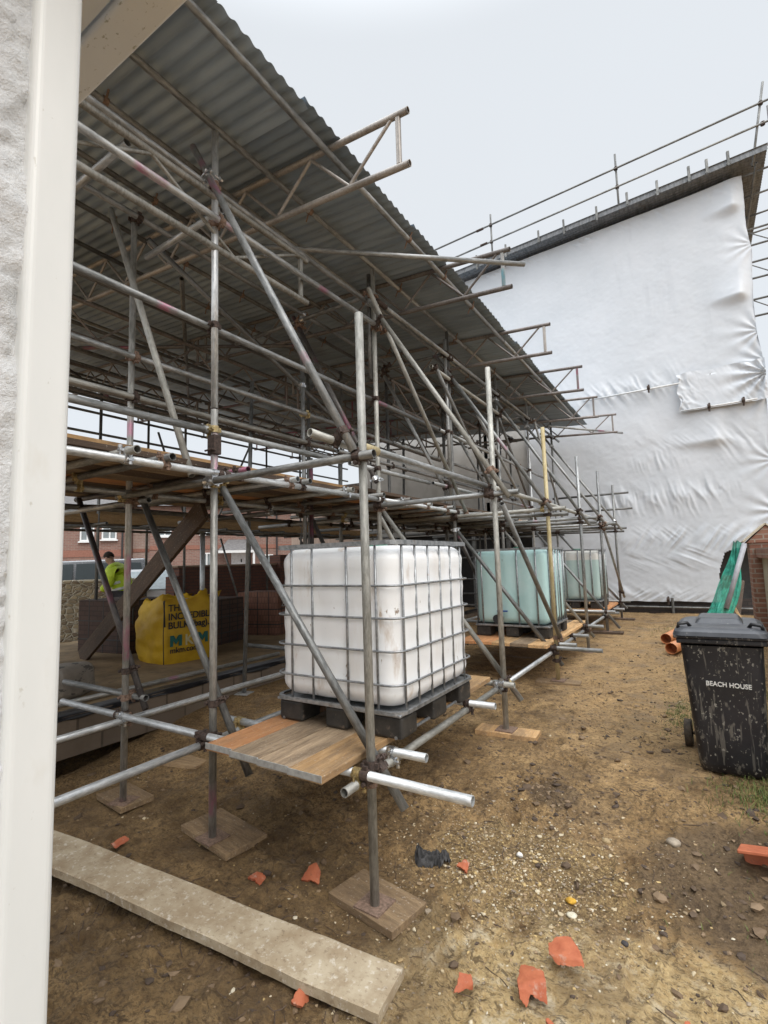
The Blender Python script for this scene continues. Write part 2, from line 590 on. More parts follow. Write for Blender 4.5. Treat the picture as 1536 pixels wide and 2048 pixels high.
def gdetail(x, y):
    x, y = np.asarray(x, float), np.asarray(y, float)
    d = 0.05 * (fbm(x * 0.9, y * 0.9, 3, 3) - 0.5)
    churn = np.clip((fbm(x * 0.7 + 5, y * 0.7, 3, 21) - 0.38) * 4, 0.15, 1)
    r = np.abs(fbm(x * 5, y * 5, 4, 5) - 0.5) * 2
    d = d - 0.05 * churn * (r - 0.25)
    d = d + 0.052 * churn * (fbm(x * 14, y * 14, 4, 11, 0.6) - 0.5)
    d = d + 0.016 * (fbm(x * 38, y * 34, 3, 13, 0.6) - 0.5)
    trk = np.exp(-((x - 0.06 * np.sin(y * 1.3) + 0.95) / 0.14) ** 2) + np.exp(-((x - 0.05 * np.sin(y * 1.1 + 1) + 0.42) / 0.14) ** 2)
    trk = trk * np.clip((y - 3.0) / 1.0, 0, 1) * np.clip((11 - y) / 2, 0, 1)
    d = d - 0.022 * trk * (0.6 + 0.4 * np.sin(y * 42 + 3 * fbm(x * 3, y * 3, 2, 8)))
    for sx_, sy_ in ((-1.56, 2.31), (-2.8, 2.36), (-3.86, 2.32), (-1.52, 4.33), (-1.53, 6.21), (-1.53, 8.15), (-1.53, 10.0), (-4.0, 2.95)):
        d = d * (1 - 0.92 * np.exp(-(((x - sx_) / 0.4) ** 2 + ((y - sy_) / 0.3) ** 2) ** 2))
    if x.size > 1:
        for bx, by, ang in PRINTS:
            sel = np.nonzero((np.abs(x - bx) < 0.25) & (np.abs(y - by) < 0.25)) if x.ndim == 1 else np.ix_(np.abs(x[:, 0] - bx) < 0.25, np.abs(y[0, :] - by) < 0.25)
            xs_, ys_ = x[sel], y[sel]
            if xs_.size == 0:
                continue
            u_, w_ = (xs_ - bx) * math.cos(ang) + (ys_ - by) * math.sin(ang), -(xs_ - bx) * math.sin(ang) + (ys_ - by) * math.cos(ang)
            e_ = (u_ / 0.05) ** 2 + (w_ / 0.135) ** 2
            d[sel] += -0.02 * np.exp(-e_ ** 2) * (0.75 + 0.25 * np.sign(np.sin(w_ * 150))) + 0.013 * np.exp(-((np.sqrt(e_ + 1e-9) - 1.25) / 0.2) ** 2)
    fade = np.clip(1.3 - np.maximum(np.abs(x + 1) - 4, 0) / 4, 0, 1) * np.clip(1.3 - np.maximum(y - 12, 0) / 4, 0, 1)
    return d * fade


def ground_h(x, y):
    return float(gz(x, y) + gdetail(np.array([float(x)]), np.array([float(y)]))[0])


def axis_steps(a, b, fine, lo, hi):
    xs = list(np.arange(a, b, fine))
    s, x = fine, a
    left = []
    while x > lo:
        s *= 1.16
        x -= s
        left.append(x)
    s, x = fine, xs[-1]
    rightp = []
    while x < hi:
        s *= 1.16
        x += s
        rightp.append(x)
    return np.array(left[::-1] + xs + rightp)


gx = axis_steps(-3.6, 1.3, 0.0125, -140, 140)
gy = []
y, s = 1.0, 0.0115
while y < 11:
    gy.append(y)
    y += s
    s *= 1.0042
gy = np.array(gy)
lo, s = [1.0], 0.02
while lo[-1] > -140:
    lo.append(lo[-1] - s)
    s *= 1.2
hi, s = [gy[-1]], 0.06
while hi[-1] < 160:
    hi.append(hi[-1] + s)
    s *= 1.16
gy = np.concatenate([np.array(lo[:0:-1]), gy, np.array(hi[1:])])
GX, GY = np.meshgrid(gx, gy, indexing='ij')
GZ = gz(GX, GY) + gdetail(GX, GY)
# the floor slab stands in for the ground under the building plot
inside = (GX < -5.0) & (GX > -9.8) & (GY > 0.9) & (GY < 12.6)
GZ = np.where(inside, GZ - 0.15, GZ)
nI, nJ = GX.shape
me = bpy.data.meshes.new('ground')
V = np.stack([GX, GY, GZ], -1).reshape(-1, 3)
ii, jj = np.meshgrid(np.arange(nI - 1), np.arange(nJ - 1), indexing='ij')
a = (ii * nJ + jj).ravel()
F = np.stack([a, a + nJ, a + nJ + 1, a + 1], -1)
me.vertices.add(len(V))
me.vertices.foreach_set('co', V.ravel())
me.loops.add(F.size)
me.loops.foreach_set('vertex_index', F.ravel().astype(np.int32))
me.polygons.add(len(F))
me.polygons.foreach_set('loop_start', np.arange(0, F.size, 4, dtype=np.int32))
me.polygons.foreach_set('use_smooth', np.ones(len(F), dtype=bool))
me.update(calc_edges=True)


def ground_mat():
    nb = NB('churned_mud')
    v = nb.coords('World')
    sp = nb.new('ShaderNodeSeparateXYZ')
    nb.link(v, sp.inputs[0])
    big = nb.noise(v, 0.9, 6, 0.6)
    mid = nb.noise(v, 5, 8, 0.68)
    fine = nb.noise(v, 46, 8, 0.72)
    col = nb.mix(nb.ramp(mid, 0.32, 0.68), (0.16, 0.097, 0.045), (0.5, 0.34, 0.175))
    col = nb.mix(nb.math('MULTIPLY', nb.ramp(fine, 0.48, 0.62), 0.7), col, (0.085, 0.055, 0.032))
    col = nb.mix(nb.math('MULTIPLY', nb.ramp(nb.noise(v, 80, 4, 0.6), 0.58, 0.68), 0.5), col, (0.46, 0.36, 0.22))
    # pale trodden sand and mortar dust towards the lower right
    def zone(x0, y0, rx, ry, edge=0.35):
        dx = nb.math('DIVIDE', nb.math('SUBTRACT', sp.outputs[0], x0), rx)
        dy = nb.math('DIVIDE', nb.math('SUBTRACT', sp.outputs[1], y0), ry)
        d = nb.math('ADD', nb.math('MULTIPLY', dx, dx), nb.math('MULTIPLY', dy, dy))
        d = nb.math('SUBTRACT', 1.15, d)
        d = nb.math('ADD', d, nb.math('MULTIPLY', nb.math('SUBTRACT', mid, 0.5), 1.7))
        d = nb.math('ADD', d, nb.math('MULTIPLY', nb.math('SUBTRACT', big, 0.5), 1.5))
        return nb.ramp(d, 0.0, edge)
    sand = zone(-0.3, 1.95, 1.2, 0.72)
    sandc = nb.mix(nb.ramp(fine, 0.35, 0.65), (0.42, 0.29, 0.135), (0.7, 0.54, 0.31))
    sandc = nb.mix(nb.ramp(nb.noise(v, 9, 7, 0.7), 0.52, 0.64), sandc, (0.74, 0.64, 0.46))
    sandc = nb.mix(nb.math('MULTIPLY', nb.ramp(nb.noise(nb.coords('World', (1, 2.2, 1)), 6, 8, 0.7, 1.0), 0.54, 0.66), 0.6), sandc, (0.27, 0.19, 0.1))
    col = nb.mix(nb.math('MULTIPLY', sand, 0.9), col, sandc)
    grav = zone(-0.95, 2.85, 0.5, 0.36)
    col = nb.mix(nb.math('MULTIPLY', grav, 0.5), col, nb.mix(nb.ramp(nb.noise(v, 70, 7, 0.75), 0.46, 0.58), (0.12, 0.08, 0.04), (0.56, 0.42, 0.21)))
    dark = zone(0.3, 3.15, 0.75, 0.5)
    col = nb.mix(nb.math('MULTIPLY', dark, 0.78), col, nb.mix(nb.ramp(fine, 0.42, 0.6), (0.06, 0.042, 0.028), (0.2, 0.14, 0.085)))
    damp_ = zone(-2.7, 2.0, 1.75, 0.75)
    col = nb.mix(nb.math('MULTIPLY', damp_, 0.55), col, nb.mix(nb.ramp(mid, 0.35, 0.65), (0.075, 0.048, 0.024), (0.2, 0.135, 0.07)))
    dk2 = zone(-0.95, 3.55, 0.18, 0.16)
    col = nb.mix(nb.math('MULTIPLY', dk2, 0.6), col, (0.05, 0.038, 0.03))
    dry = zone(-0.55, 7.6, 1.1, 3.6)
    col = nb.mix(nb.math('MULTIPLY', dry, 0.42), col, nb.mix(fine, (0.4, 0.265, 0.13), (0.66, 0.46, 0.26)))
    clod = nb.math('MAXIMUM', nb.ramp(nb.noise(nb.coords('World', (1.0, 1.7, 1)), 15, 8, 0.76, 0.9), 0.535, 0.6), nb.math('MULTIPLY', nb.ramp(nb.noise(nb.coords('World', (1.0, 1.5, 1)), 40, 8, 0.76, 0.6), 0.53, 0.59), 0.85))
    col = nb.mix(nb.math('MULTIPLY', clod, 0.75), col, (0.065, 0.043, 0.026))
    hs_ = nb.new('ShaderNodeHueSaturation')
    hs_.inputs['Saturation'].default_value = 1.07
    hs_.inputs['Value'].default_value = 1.06
    nb.link(col, hs_.inputs['Color'])
    col = hs_.outputs[0]
    col = nb.mix(nb.math('MULTIPLY', nb.ramp(nb.noise(v, 1.6, 5, 0.6), 0.5, 0.66), 0.25), col, nb.mix(mid, (0.19, 0.122, 0.066), (0.4, 0.27, 0.152)))
    dampf = nb.math('MULTIPLY', nb.ramp(nb.noise(v, 2.3, 6, 0.65), 0.5, 0.6), 0.6)
    col = nb.mix(dampf, col, nb.mix(0.5, col, (0.1, 0.065, 0.035)))
    nb.color(col)
    wet = nb.ramp(nb.noise(v, 2.3, 6, 0.65), 0.5, 0.62)
    nb.rough(nb.math('SUBTRACT', 0.92, nb.math('MULTIPLY', wet, 0.5)))
    nb.b.inputs['Specular IOR Level'].default_value = 0.35
    h = nb.math('ADD', nb.math('MULTIPLY', fine, 0.6), nb.math('MULTIPLY', nb.noise(v, 150, 6, 0.75), 0.35))
    nb.bump(h, 1.0, 0.03)
    return nb.m


me.materials.append(ground_mat())
go = bpy.data.objects.new('ground', me)
finish(go, None, Vector((0, 0, 0)))
tag(go, kind='structure')

# ------------------------------------------------------------------ scattered stones, clods, twigs, grass (uncountable)
STONE = NB('stone_mix')
at_ = STONE.new('ShaderNodeAttribute', attribute_name='tone')
STONE.link(at_.outputs['Color'], STONE.b.inputs['Base Color'])
STONE.rough(0.8)
STONE.bump(STONE.noise(STONE.coords('World'), 120, 5), 0.3, 0.003)
STONE = STONE.m
bmi = bmesh.new()
bmesh.ops.create_icosphere(bmi, subdivisions=1, radius=1)
ICO_V = np.array([v.co for v in bmi.verts])
ICO_F = np.array([[v.index for v in f.verts] for f in bmi.faces])
bmi.free()


def scatter(name, pts, sizes, cols, flatness=0.7, kind='stuff', jag=0.25):
    vs, fs, cs = [], [], []
    n0 = 0
    for (x, y), s_, c in zip(pts, sizes, cols):
        v = ICO_V * (1 + jag * rng.standard_normal((len(ICO_V), 1)))
        v = v * np.array([rng.uniform(0.7, 1.4), rng.uniform(0.7, 1.4), flatness * rng.uniform(0.6, 1.2)]) * s_
        a_ = rng.uniform(0, 2 * PI)
        R = np.array([[math.cos(a_), -math.sin(a_), 0], [math.sin(a_), math.cos(a_), 0], [0, 0, 1]])
        v = v @ R.T
        vs.append(v + np.array([x, y, 0]))
        fs.append(ICO_F + n0)
        cs.append(np.tile(np.array([*c, 1.0]), (len(v), 1)))
        n0 += len(v)
    px_ = np.array([p[0] for p in pts])
    py_ = np.array([p[1] for p in pts])
    z = gz(px_, py_) + gdetail(px_, py_)
    V = np.concatenate(vs)
    V[:, 2] += np.repeat(z + np.array(sizes) * 0.15, len(ICO_V))
    me = bpy.data.meshes.new(name)
    me.from_pydata(V.tolist(), [], np.concatenate(fs).tolist())
    ca = me.attributes.new('tone', 'FLOAT_COLOR', 'POINT')
    ca.data.foreach_set('color', np.concatenate(cs).ravel())
    me.materials.append(STONE)
    o = bpy.data.objects.new(name, me)
    finish(o, None, Vector((0, 0, 0)))
    return tag(o, kind=kind)


def rand_pts(n, regions):
    out = []
    tot = sum(r[-1] for r in regions)
    for x0, y0, sx, sy, wgt in regions:
        for _ in range(int(n * wgt / tot)):
            out.append((rng.normal(x0, sx), max(1.25, rng.normal(y0, sy))))
    return [p for p in out if p[0] > -4.7]


pal = [(0.42, 0.33, 0.2), (0.5, 0.41, 0.27), (0.3, 0.21, 0.12), (0.55, 0.47, 0.33), (0.36, 0.25, 0.12), (0.22, 0.17, 0.12), (0.5, 0.36, 0.16), (0.3, 0.24, 0.17), (0.38, 0.27, 0.15), (0.33, 0.24, 0.14), (0.26, 0.19, 0.11), (0.56, 0.5, 0.38)]
P_ = rand_pts(5600, [(-0.95, 2.85, 0.36, 0.26, 7), (-0.8, 2.1, 0.7, 0.35, 1.6), (-2.0, 2.3, 1.2, 0.5, 0.6), (-1.0, 4.2, 1.0, 1.2, 0.4), (-0.7, 6.5, 0.7, 1.8, 0.2)])
S_ = np.clip(rng.lognormal(math.log(0.0031), 0.55, len(P_)), 0.0016, 0.013)
tag(scatter('gravel', P_, S_, [pal[i] for i in rng.integers(0, len(pal), len(P_))]), 'small tan and white stones trodden into the mud', 'gravel')
P_ = rand_pts(3000, [(0.3, 3.0, 0.5, 0.5, 2), (-0.95, 3.55, 0.22, 0.16, 0.8), (-0.7, 4.6, 0.8, 1.2, 3), (-0.6, 7.0, 0.7, 1.6, 1.5), (-2.6, 3.0, 1.0, 0.8, 1.6), (-2, 1.5, 0.9, 0.2, .8)])
S_ = np.clip(rng.lognormal(math.log(0.0075), 0.55, len(P_)), 0.003, 0.03)
cl = [(0.1, 0.066, 0.04), (0.15, 0.1, 0.058), (0.07, 0.048, 0.033), (0.22, 0.15, 0.088)]
tag(scatter('dirt_clods', P_, S_, [cl[i] for i in rng.integers(0, 4, len(P_))], 0.6, jag=0.3), 'loose dark clods of earth on the mud', 'dirt')

# twigs
mb = MB()
for _ in range(170):
    x, y = (rng.normal(-0.5, 1.0), rng.normal(3.1, 1.0)) if rng.random() < 0.6 else (rng.normal(-2.0, 0.8), rng.uniform(1.35, 2.2))
    if x < -4.6 or y < 1.3:
        continue
    a_, L = rng.uniform(0, PI), rng.uniform(0.03, 0.15)
    pts = []
    for t in np.linspace(-0.5, 0.5, 4):
        xx = x + math.cos(a_) * L * t + rng.normal(0, 0.006)
        yy = y + math.sin(a_) * L * t + rng.normal(0, 0.006)
        pts.append((xx, yy, ground_h(xx, yy) + 0.003))
    mb.path(pts, rng.uniform(0.0012, 0.003), 4)
tag(mb.build('twig_litter', flat('twig_brown', (0.09, 0.06, 0.04), 0.9)), 'thin brown twigs and roots lying on the mud', 'litter', kind='stuff')

# grass
GRASS = NB('grass_blades')
ga = GRASS.new('ShaderNodeAttribute', attribute_name='tone')
GRASS.link(ga.outputs['Color'], GRASS.b.inputs['Base Color'])
GRASS.rough(0.7)
GRASS = GRASS.m


def grass(name, spots, label):
    vs, fs, cs = [], [], []
    for x0, y0, sx, sy, n, hgt in spots:
        for _ in range(n):
            x, y = rng.normal(x0, sx), rng.normal(y0, sy)
            z = ground_h(x, y) - 0.004
            a_, h = rng.uniform(0, 2 * PI), hgt * rng.uniform(0.4, 1.3)
            lean = rng.uniform(0.2, 1.1) * h
            wd = rng.uniform(0.0015, 0.003)
            dx, dy = math.cos(a_), math.sin(a_)
            k = len(vs)
            for t, ww in ((0, 1.0), (0.5, 0.8), (1.0, 0.1)):
                px_, py_, pz_ = x + dx * lean * t * t, y + dy * lean * t * t, z + h * t * (1 - 0.25 * t)
                vs += [(px_ - dy * wd * ww, py_ + dx * wd * ww, pz_), (px_ + dy * wd * ww, py_ - dx * wd * ww, pz_)]
            fs += [(k, k + 1, k + 3, k + 2), (k + 2, k + 3, k + 5, k + 4)]
            g = rng.uniform(0, 1)
            c = (0.06 + 0.12 * g, 0.1 + 0.09 * g, 0.02 + 0.03 * g, 1)
            cs += [c] * 6
    me = bpy.data.meshes.new(name)
    me.from_pydata(vs, [], fs)
    ca = me.attributes.new('tone', 'FLOAT_COLOR', 'POINT')
    ca.data.foreach_set('color', np.array(cs).ravel())
    me.materials.append(GRASS)
    o = bpy.data.objects.new(name, me)
    finish(o, None, Vector((0, 0, 0)))
    return tag(o, label, 'grass', kind='stuff')


grass('grass', [(0.42, 3.95, 0.2, 0.14, 2600, 0.055), (0.55, 4.6, 0.1, 0.5, 2200, 0.12), (-0.26, 5.5, 0.07, 0.28, 900, 0.035), (0.0, 8.6, 0.25, 0.6, 500, 0.05),
                (-0.25, 10.8, 0.4, 0.5, 700, 0.05), (0.3, 6.8, 0.2, 0.7, 800, 0.08), (0.12, 3.0, 0.25, 0.25, 60, 0.03), (0.3, 3.4, 0.15, 0.15, 120, 0.03)],
      'short rough grass left beside the black bin')

# ------------------------------------------------------------------ floor slab of the plot
SLAB = mat('soiled_floor_slab', (0.19, 0.128, 0.065), (0.36, 0.25, 0.135), 2.0, 0.85, 0, 0.4, 0.006, 'World', spots=[((0.12, 0.09, 0.06), 9, 0.55, 0.68, (1, 1, 1), 0.6)])
mb = MB()
mb.box((-7.3, 6.7, 0.02), (4.85, 11.6, 0.34))
tag(mb.build('floor_slab', SLAB), kind='structure')
BLOCK = brick_mat('concrete_block', (0.2, 0.155, 0.115), (0.13, 0.1, 0.075), (0.07, 0.055, 0.04), 0.44, 0.215, 0.012, 'yz', dirt=(0.12, 0.085, 0.055), dirt_amt=0.6)
mb = MB()
mb.box((-4.83, 6.7, 0.025), (0.1, 11.6, 0.35))
tag(mb.build('block_kerb', BLOCK), 'low concrete block upstand along the edge of the soiled floor slab', 'low wall')
# damp proof membrane: a ragged black strip lapped over the edge
mb = MB()
mb.smooth = True
ys = np.linspace(1.0, 12.4, 150)
rows = []
for y in ys:
    k = fbm(np.array([y * 2.2]), np.array([0.3]), 4, 31)[0]
    k2 = fbm(np.array([y * 5.0]), np.array([4.3]), 3, 33)[0]
    rows.append([(-5.0 - 0.06 * k, y, 0.197), (-4.88, y, 0.203 + 0.01 * k), (-4.80 + 0.03 * k2, y, 0.205 + 0.03 * (k2 - 0.4)), (-4.772 + 0.015 * k, y, 0.19 - 0.03 * k2), (-4.775 + 0.02 * k2, y, 0.185 - 0.09 * max(0, k - 0.35))])
mb.grid(rows)
tag(mb.build('plastic_membrane', flat('black_membrane', (0.018, 0.018, 0.02), 0.35, 0, 0.3)), 'ragged black plastic membrane lapped over the concrete block upstand', 'membrane')

# ------------------------------------------------------------------ the near white house at the left edge
RENDER = mat('rough_white_render', (0.62, 0.625, 0.625), (0.74, 0.745, 0.745), 30, 0.9, 0, 1.0, 0.006, 'World', spots=[((0.6, 0.54, 0.44), 40, 0.62, 0.68, (1, 1, 1), 0.6), ((0.36, 0.26, 0.17), 11, 0.72, 0.75, (1, 1, 0.5), 0.8)])
UPVC = mat('weathered_white_board', (0.68, 0.69, 0.67), (0.74, 0.745, 0.725), 6, 0.4, 0, 0.05, 0.002, 'World', stretch=(1, 1, 0.3),
           spots=[((0.5, 0.48, 0.42), 42, 0.66, 0.7, (1, 1, 0.5), 0.7), ((0.62, 0.6, 0.54), 6, 0.6, 0.7, (1, 1, 0.4), 0.6)])
SOFFIT = mat('cream_soffit', (0.83, 0.86, 0.88), (0.87, 0.89, 0.9), 5, 0.6, 0, 0.05, 0.002, 'World', spots=[((0.45, 0.4, 0.3), 9, 0.62, 0.75, (1, 1, 1), 0.4)])
MOSS = mat('mildewed_cream_board', (0.82, 0.84, 0.85), (0.86, 0.88, 0.89), 5, 0.6, 0, 0.1, 0.002, 'World',
           spots=[((0.2, 0.19, 0.06), 30, 0.61, 0.68, (1, 2.2, 1), 0.6), ((0.14, 0.14, 0.06), 80, 0.64, 0.7, (1, 1, 1), 0.55)])
hs = thing('white_house', 'white rendered house corner with cream soffit at the left edge', 'house', (-0.9, 0.2, -0.3))
mb = MB()
zz = np.linspace(-0.35, 2.62, 300)
yy_ = np.concatenate([np.linspace(-2.2, 0.0, 12)[:-1], np.linspace(0.0, 0.318, 44)])
rows = []
for y in yy_:
    row = []
    for z in zz:
        row.append((y, z))
    rows.append(row)
RY = np.array([[p[0] for p in r] for r in rows])
RZ = np.array([[p[1] for p in r] for r in rows])
rough_ = 0.018 * (fbm(RY * 75, RZ * 75, 3, 41) - 0.5) + 0.02 * (fbm(RY * 9, RZ * 9, 3, 42) - 0.5)
chip = np.clip(fbm(RY * 16 + 3, RZ * 7, 4, 43) - 0.6, 0, 1) * np.clip((RY - 0.22) / 0.08, 0, 1) * 0.12
low = np.clip((1.5 - RZ) / 0.8, 0, 1) * 0.02 * np.clip(fbm(RY * 70, RZ * 70, 2, 44) - 0.45, 0, 1)
RX = -0.80 + rough_ - chip - low
mb.smooth = True
mb.grid([[(RX[i, j], RY[i, j], RZ[i, j]) for j in range(len(zz))] for i in range(len(yy_))])
mb.smooth = False
mb.box((-1.9, -0.95, 1.14), (2.05, 2.55, 2.97))
mb.build('wall', RENDER, hs)
mb = MB()
mb.rbox((-0.805, 0.3405, 1.14), (0.04, 0.067, 2.98), 0.012, seg=5)
mb.build('corner_board', UPVC, hs)
mb = MB()
mb.box((-1.55, 0.42, 2.665), (1.9, 0.17, 0.02))
mb.box((-1.55, 0.05, 2.668), (1.9, 0.55, 0.018))
mb.build('soffit', SOFFIT, hs)
mb = MB()
mb.rbox((-1.55, 0.548, 2.652), (1.9, 0.075, 0.03), 0.006)
mb.box((-1.55, 0.575, 2.74), (1.9, 0.02, 0.17))
mb.build('fascia', MOSS, hs)
mb = MB()
mb.box((-1.6, -0.4, 2.86), (2.05, 2.0, 0.06))
mb.build('roof', flat('grey_roof_felt', (0.16, 0.16, 0.16), 0.9), hs)

# ------------------------------------------------------------------ scaffold
XA, XB, XC, XD = -1.53, -2.77, -3.77, -4.68
YS = [2.25, 4.33, 6.21, 8.15, 10.0, 11.98]
scaf = thing('tube_scaffold', 'long grey tube scaffold with raking struts over the muddy strip', 'scaffold', (-2.7, 6, 0))
TUBES = []


def tube(name, a, b, m=None, parent=None, r=0.02415, reg=True, seg=16):
    a, b = Vector(a), Vector(b)
    d = b - a
    L = d.length
    rot = d.to_track_quat('Z', 'Y')
    m = m or GALV
    ri = r - 0.004
    vs, fs = [], []
    rows = [(r, 0), (r, L), (ri, L), (ri, L - 0.25 if L > 0.6 else L * 0.6), (ri, 0.25 if L > 0.6 else L * 0.4), (ri, 0)]
    for rr, z in rows:
        for i in range(seg):
            t = 2 * PI * i / seg
            vs.append((rr * math.cos(t), rr * math.sin(t), z))
    n = len(rows)
    for k in range(n):
        if k == 3:
            continue
        k2 = (k + 1) % n
        for i in range(seg):
            j = (i + 1) % seg
            fs.append((k * seg + i, k * seg + j, k2 * seg + j, k2 * seg + i))
    fs.append(tuple(3 * seg + i for i in range(seg)))
    fs.append(tuple(4 * seg + i for i in range(seg))[::-1])
    me = bpy.data.meshes.new(name)
    me.from_pydata(vs, [], fs)
    me.materials.append(m)
    sm = np.zeros(len(fs), bool)
    sm[:seg] = True
    sm[2 * seg:] = False
    me.polygons.foreach_set('use_smooth', sm)
    me.update()
    o = bpy.data.objects.new(name, me)
    finish(o, parent if parent is not None else scaf, a, Matrix.Translation(a) @ rot.to_matrix().to_4x4())
    if reg:
        TUBES.append((o, a, b, r))
    return o


def jit(s=0.01):
    return random.uniform(-s, s)


base_z = [-0.262, 0.0, 0.02, 0.02, 0.09, 0.11]
# row A: short outer standards that carry the struts
topA = [2.88, 3.23, 3.07, 3.02, 3.05, 3.01]
mA = [GALV_PALE, GALV_PALE, GALV_YELLOW, GALV, GALV, GALV_DARK]
for i, y in enumerate(YS):
    tube('standard', (XA, y, base_z[i]), (XA + jit(0.012), y, topA[i]), mA[i])
# row B: tall standards
topB = [4.66, 4.62, 4.66, 4.62, 4.66, 4.64]
mB = [GALV_BRIGHT, GALV_PALE, GALV_DARK, GALV, GALV_BRIGHT, GALV]
bz = [-0.25, -0.01, 0.0, 0.02, 0.05, 0.07]
for i, y in enumerate(YS):
    if i == 0:
        tube('standard', (XB, y, bz[i]), (XB, y, 2.55), GALV_PINKM)
        tube('standard', (XB, y, 2.56), (XB - 0.01, y, topB[i]), mB[i])
    else:
        tube('standard', (XB, y, bz[i]), (XB, y, topB[i]), mB[i])
tube('standard', (XB - 0.055, 4.33, 3.4), (XB - 0.055, 4.33, 4.58), GALV_DARK)
tube('standard', (XB + 0.005, 6.12, 2.3), (XB + 0.005, 6.12, 4.5), GALV)
# row C and D
mC = [GALV_PINKM, GALV, GALV_DARK, GALV_DARK, GALV, GALV_DARK]
for i, y in enumerate(YS):
    tube('standard', (XC, y, bz[i] if i else -0.24), (XC - 0.02, y, 4.46), mC[i])
    if i > 0:
        tube('standard', (XD, y - 0.08, -0.02), (XD + 0.06, y, 3.78 if i in (1, 3) else 4.5), GALV_DARK if i != 1 else GALV)
tube('standard', (-3.72, 4.38, 0.0), (-3.72, 4.38, 2.68), GALV_PINKD)
tube('standard', (-4.62, 5.4, 0.19), (-4.62, 5.4, 4.5), GALV_DARK)

# ledgers, row A
for za, ya, yb, m in ((0.335, 2.08, 4.34, GALV_PALE), (0.335, 4.36, 8.4, GALV_BRIGHT), (0.345, 8.42, 12.2, GALV)):
    tube('ledger', (XA - 0.052, ya, za), (XA - 0.052, yb, za + 0.005), m)
tube('ledger', (XA - 0.05, 2.27, 2.12), (XA - 0.05, 4.30, 2.12), GALV)
tube('ledger', (XA - 0.05, 4.36, 2.125), (XA - 0.05, 6.28, 2.135), GALV_PALE)
tube('ledger', (XA - 0.05, 6.3, 2.135), (XA - 0.05, 12.2, 2.14), GALV_PALE)
# row B ledgers and guard rails
tube('ledger', (XB - 0.05, 0.3, 0.315), (XB - 0.05, 2.45, 0.325), GALV_BRIGHT)
tube('ledger', (XB - 0.05, 2.46, 0.33), (XB - 0.05, 8.2, 0.34), GALV)
tube('ledger', (XB - 0.05, 8.22, 0.34), (XB - 0.05, 12.3, 0.35), GALV_DARK)
tube('ledger', (XB + 0.05, 0.3, 2.085), (XB + 0.05, 4.2, 2.1), GALV_BRIGHT)
tube('ledger', (XB + 0.05, 4.22, 2.1), (XB + 0.05, 8.6, 2.11), GALV_BRIGHT)
tube('ledger', (XB + 0.05, 8.62, 2.11), (XB + 0.05, 12.6, 2.12), GALV)
tube('ledger', (XB - 0.05, 0.3, 2.385), (XB - 0.05, 2.26, 2.41), GALV_PINK)
tube('ledger', (XB - 0.05, 2.28, 2.412), (XB - 0.05, 3.78, 2.43), GALV)
tube('ledger', (XB - 0.05, 3.9, 2.435), (XB - 0.05, 5.6, 2.44), GALV_PINK)
tube('ledger', (XB - 0.05, 5.7, 2.45), (XB - 0.05, 12.4, 2.48), GALV_PINK)
tube('ledger', (XB - 0.05, 0.3, 3.14), (XB - 0.05, 5.9, 3.2), GALV_PINK)
tube('ledger', (XB - 0.05, 5.95, 3.2), (XB - 0.05, 12.4, 3.23), GALV)
tube('ledger', (XB + 0.06, 0.3, 3.88), (XB + 0.06, 4.47, 3.96), GALV_PINK)
tube('ledger', (XB + 0.06, 5.55, 3.92), (XB + 0.06, 9.2, 3.9), GALV_PALE)
tube('ledger', (XB - 0.05, 0.3, 4.20), (XB - 0.05, 4.4, 4.25), GALV)
tube('ledger', (XB + 0.05, 4.42, 4.25), (XB + 0.05, 8.5, 4.26), GALV)
tube('ledger', (XB + 0.05, 8.52, 4.26), (XB + 0.05, 12.5, 4.27), GALV)
# row C
tube('ledger', (XC + 0.05, 0.3, 0.345), (XC + 0.05, 4.1, 0.355), GALV_BRIGHT)
tube('ledger', (XC + 0.05, 4.12, 0.355), (XC + 0.05, 12.2, 0.36), GALV)
tube('ledger', (XC + 0.05, 0.3, 2.05), (XC + 0.05, 6.2, 2.07), GALV)
tube('ledger', (XC + 0.05, 6.22, 2.07), (XC + 0.05, 12.4, 2.08), GALV_DARK)
tube('ledger', (XC + 0.05, 0.3, 2.81), (XC + 0.05, 4.8, 2.86), GALV_PALE)
tube('ledger', (XC + 0.05, 4.9, 2.86), (XC + 0.05, 12.2, 2.9), GALV)
tube('ledger', (XC + 0.05, 0.3, 3.14), (XC + 0.05, 6.2, 3.21), GALV)
tube('ledger', (XC + 0.05, 6.22, 3.21), (XC + 0.05, 12.3, 3.25), GALV)
tube('ledger', (XC + 0.05, 0.3, 4.35), (XC + 0.05, 6.3, 4.39), GALV)
tube('ledger', (XC + 0.05, 6.32, 4.39), (XC + 0.05, 12.4, 4.41), GALV_DARK)
# row D
tube('ledger', (XD + 0.06, 0.3, 2.02), (XD + 0.06, 6.2, 2.04), GALV_DARK)
tube('ledger', (XD + 0.06, 6.22, 2.04), (XD + 0.06, 12.3, 2.06), GALV_DARK)
tube('ledger', (XD + 0.09, 0.3, 3.1), (XD + 0.09, 12.0, 3.24), GALV_DARK)
# loose tubes lying on the slab edge are things of their own
for yy0, yy1, m, lab in ((1.3, 5.3, GALV_PINK, 'pink sprayed tube lying along the edge of the floor slab'),):
    o = tube('scaffold_tube', (-5.2, yy0, 0.222), (-5.14, yy1, 0.222), GALV_PINKM, reg=False)
    o.parent = None
    o.matrix_basis = WM[o.name]
    tag(o, lab, 'tube')

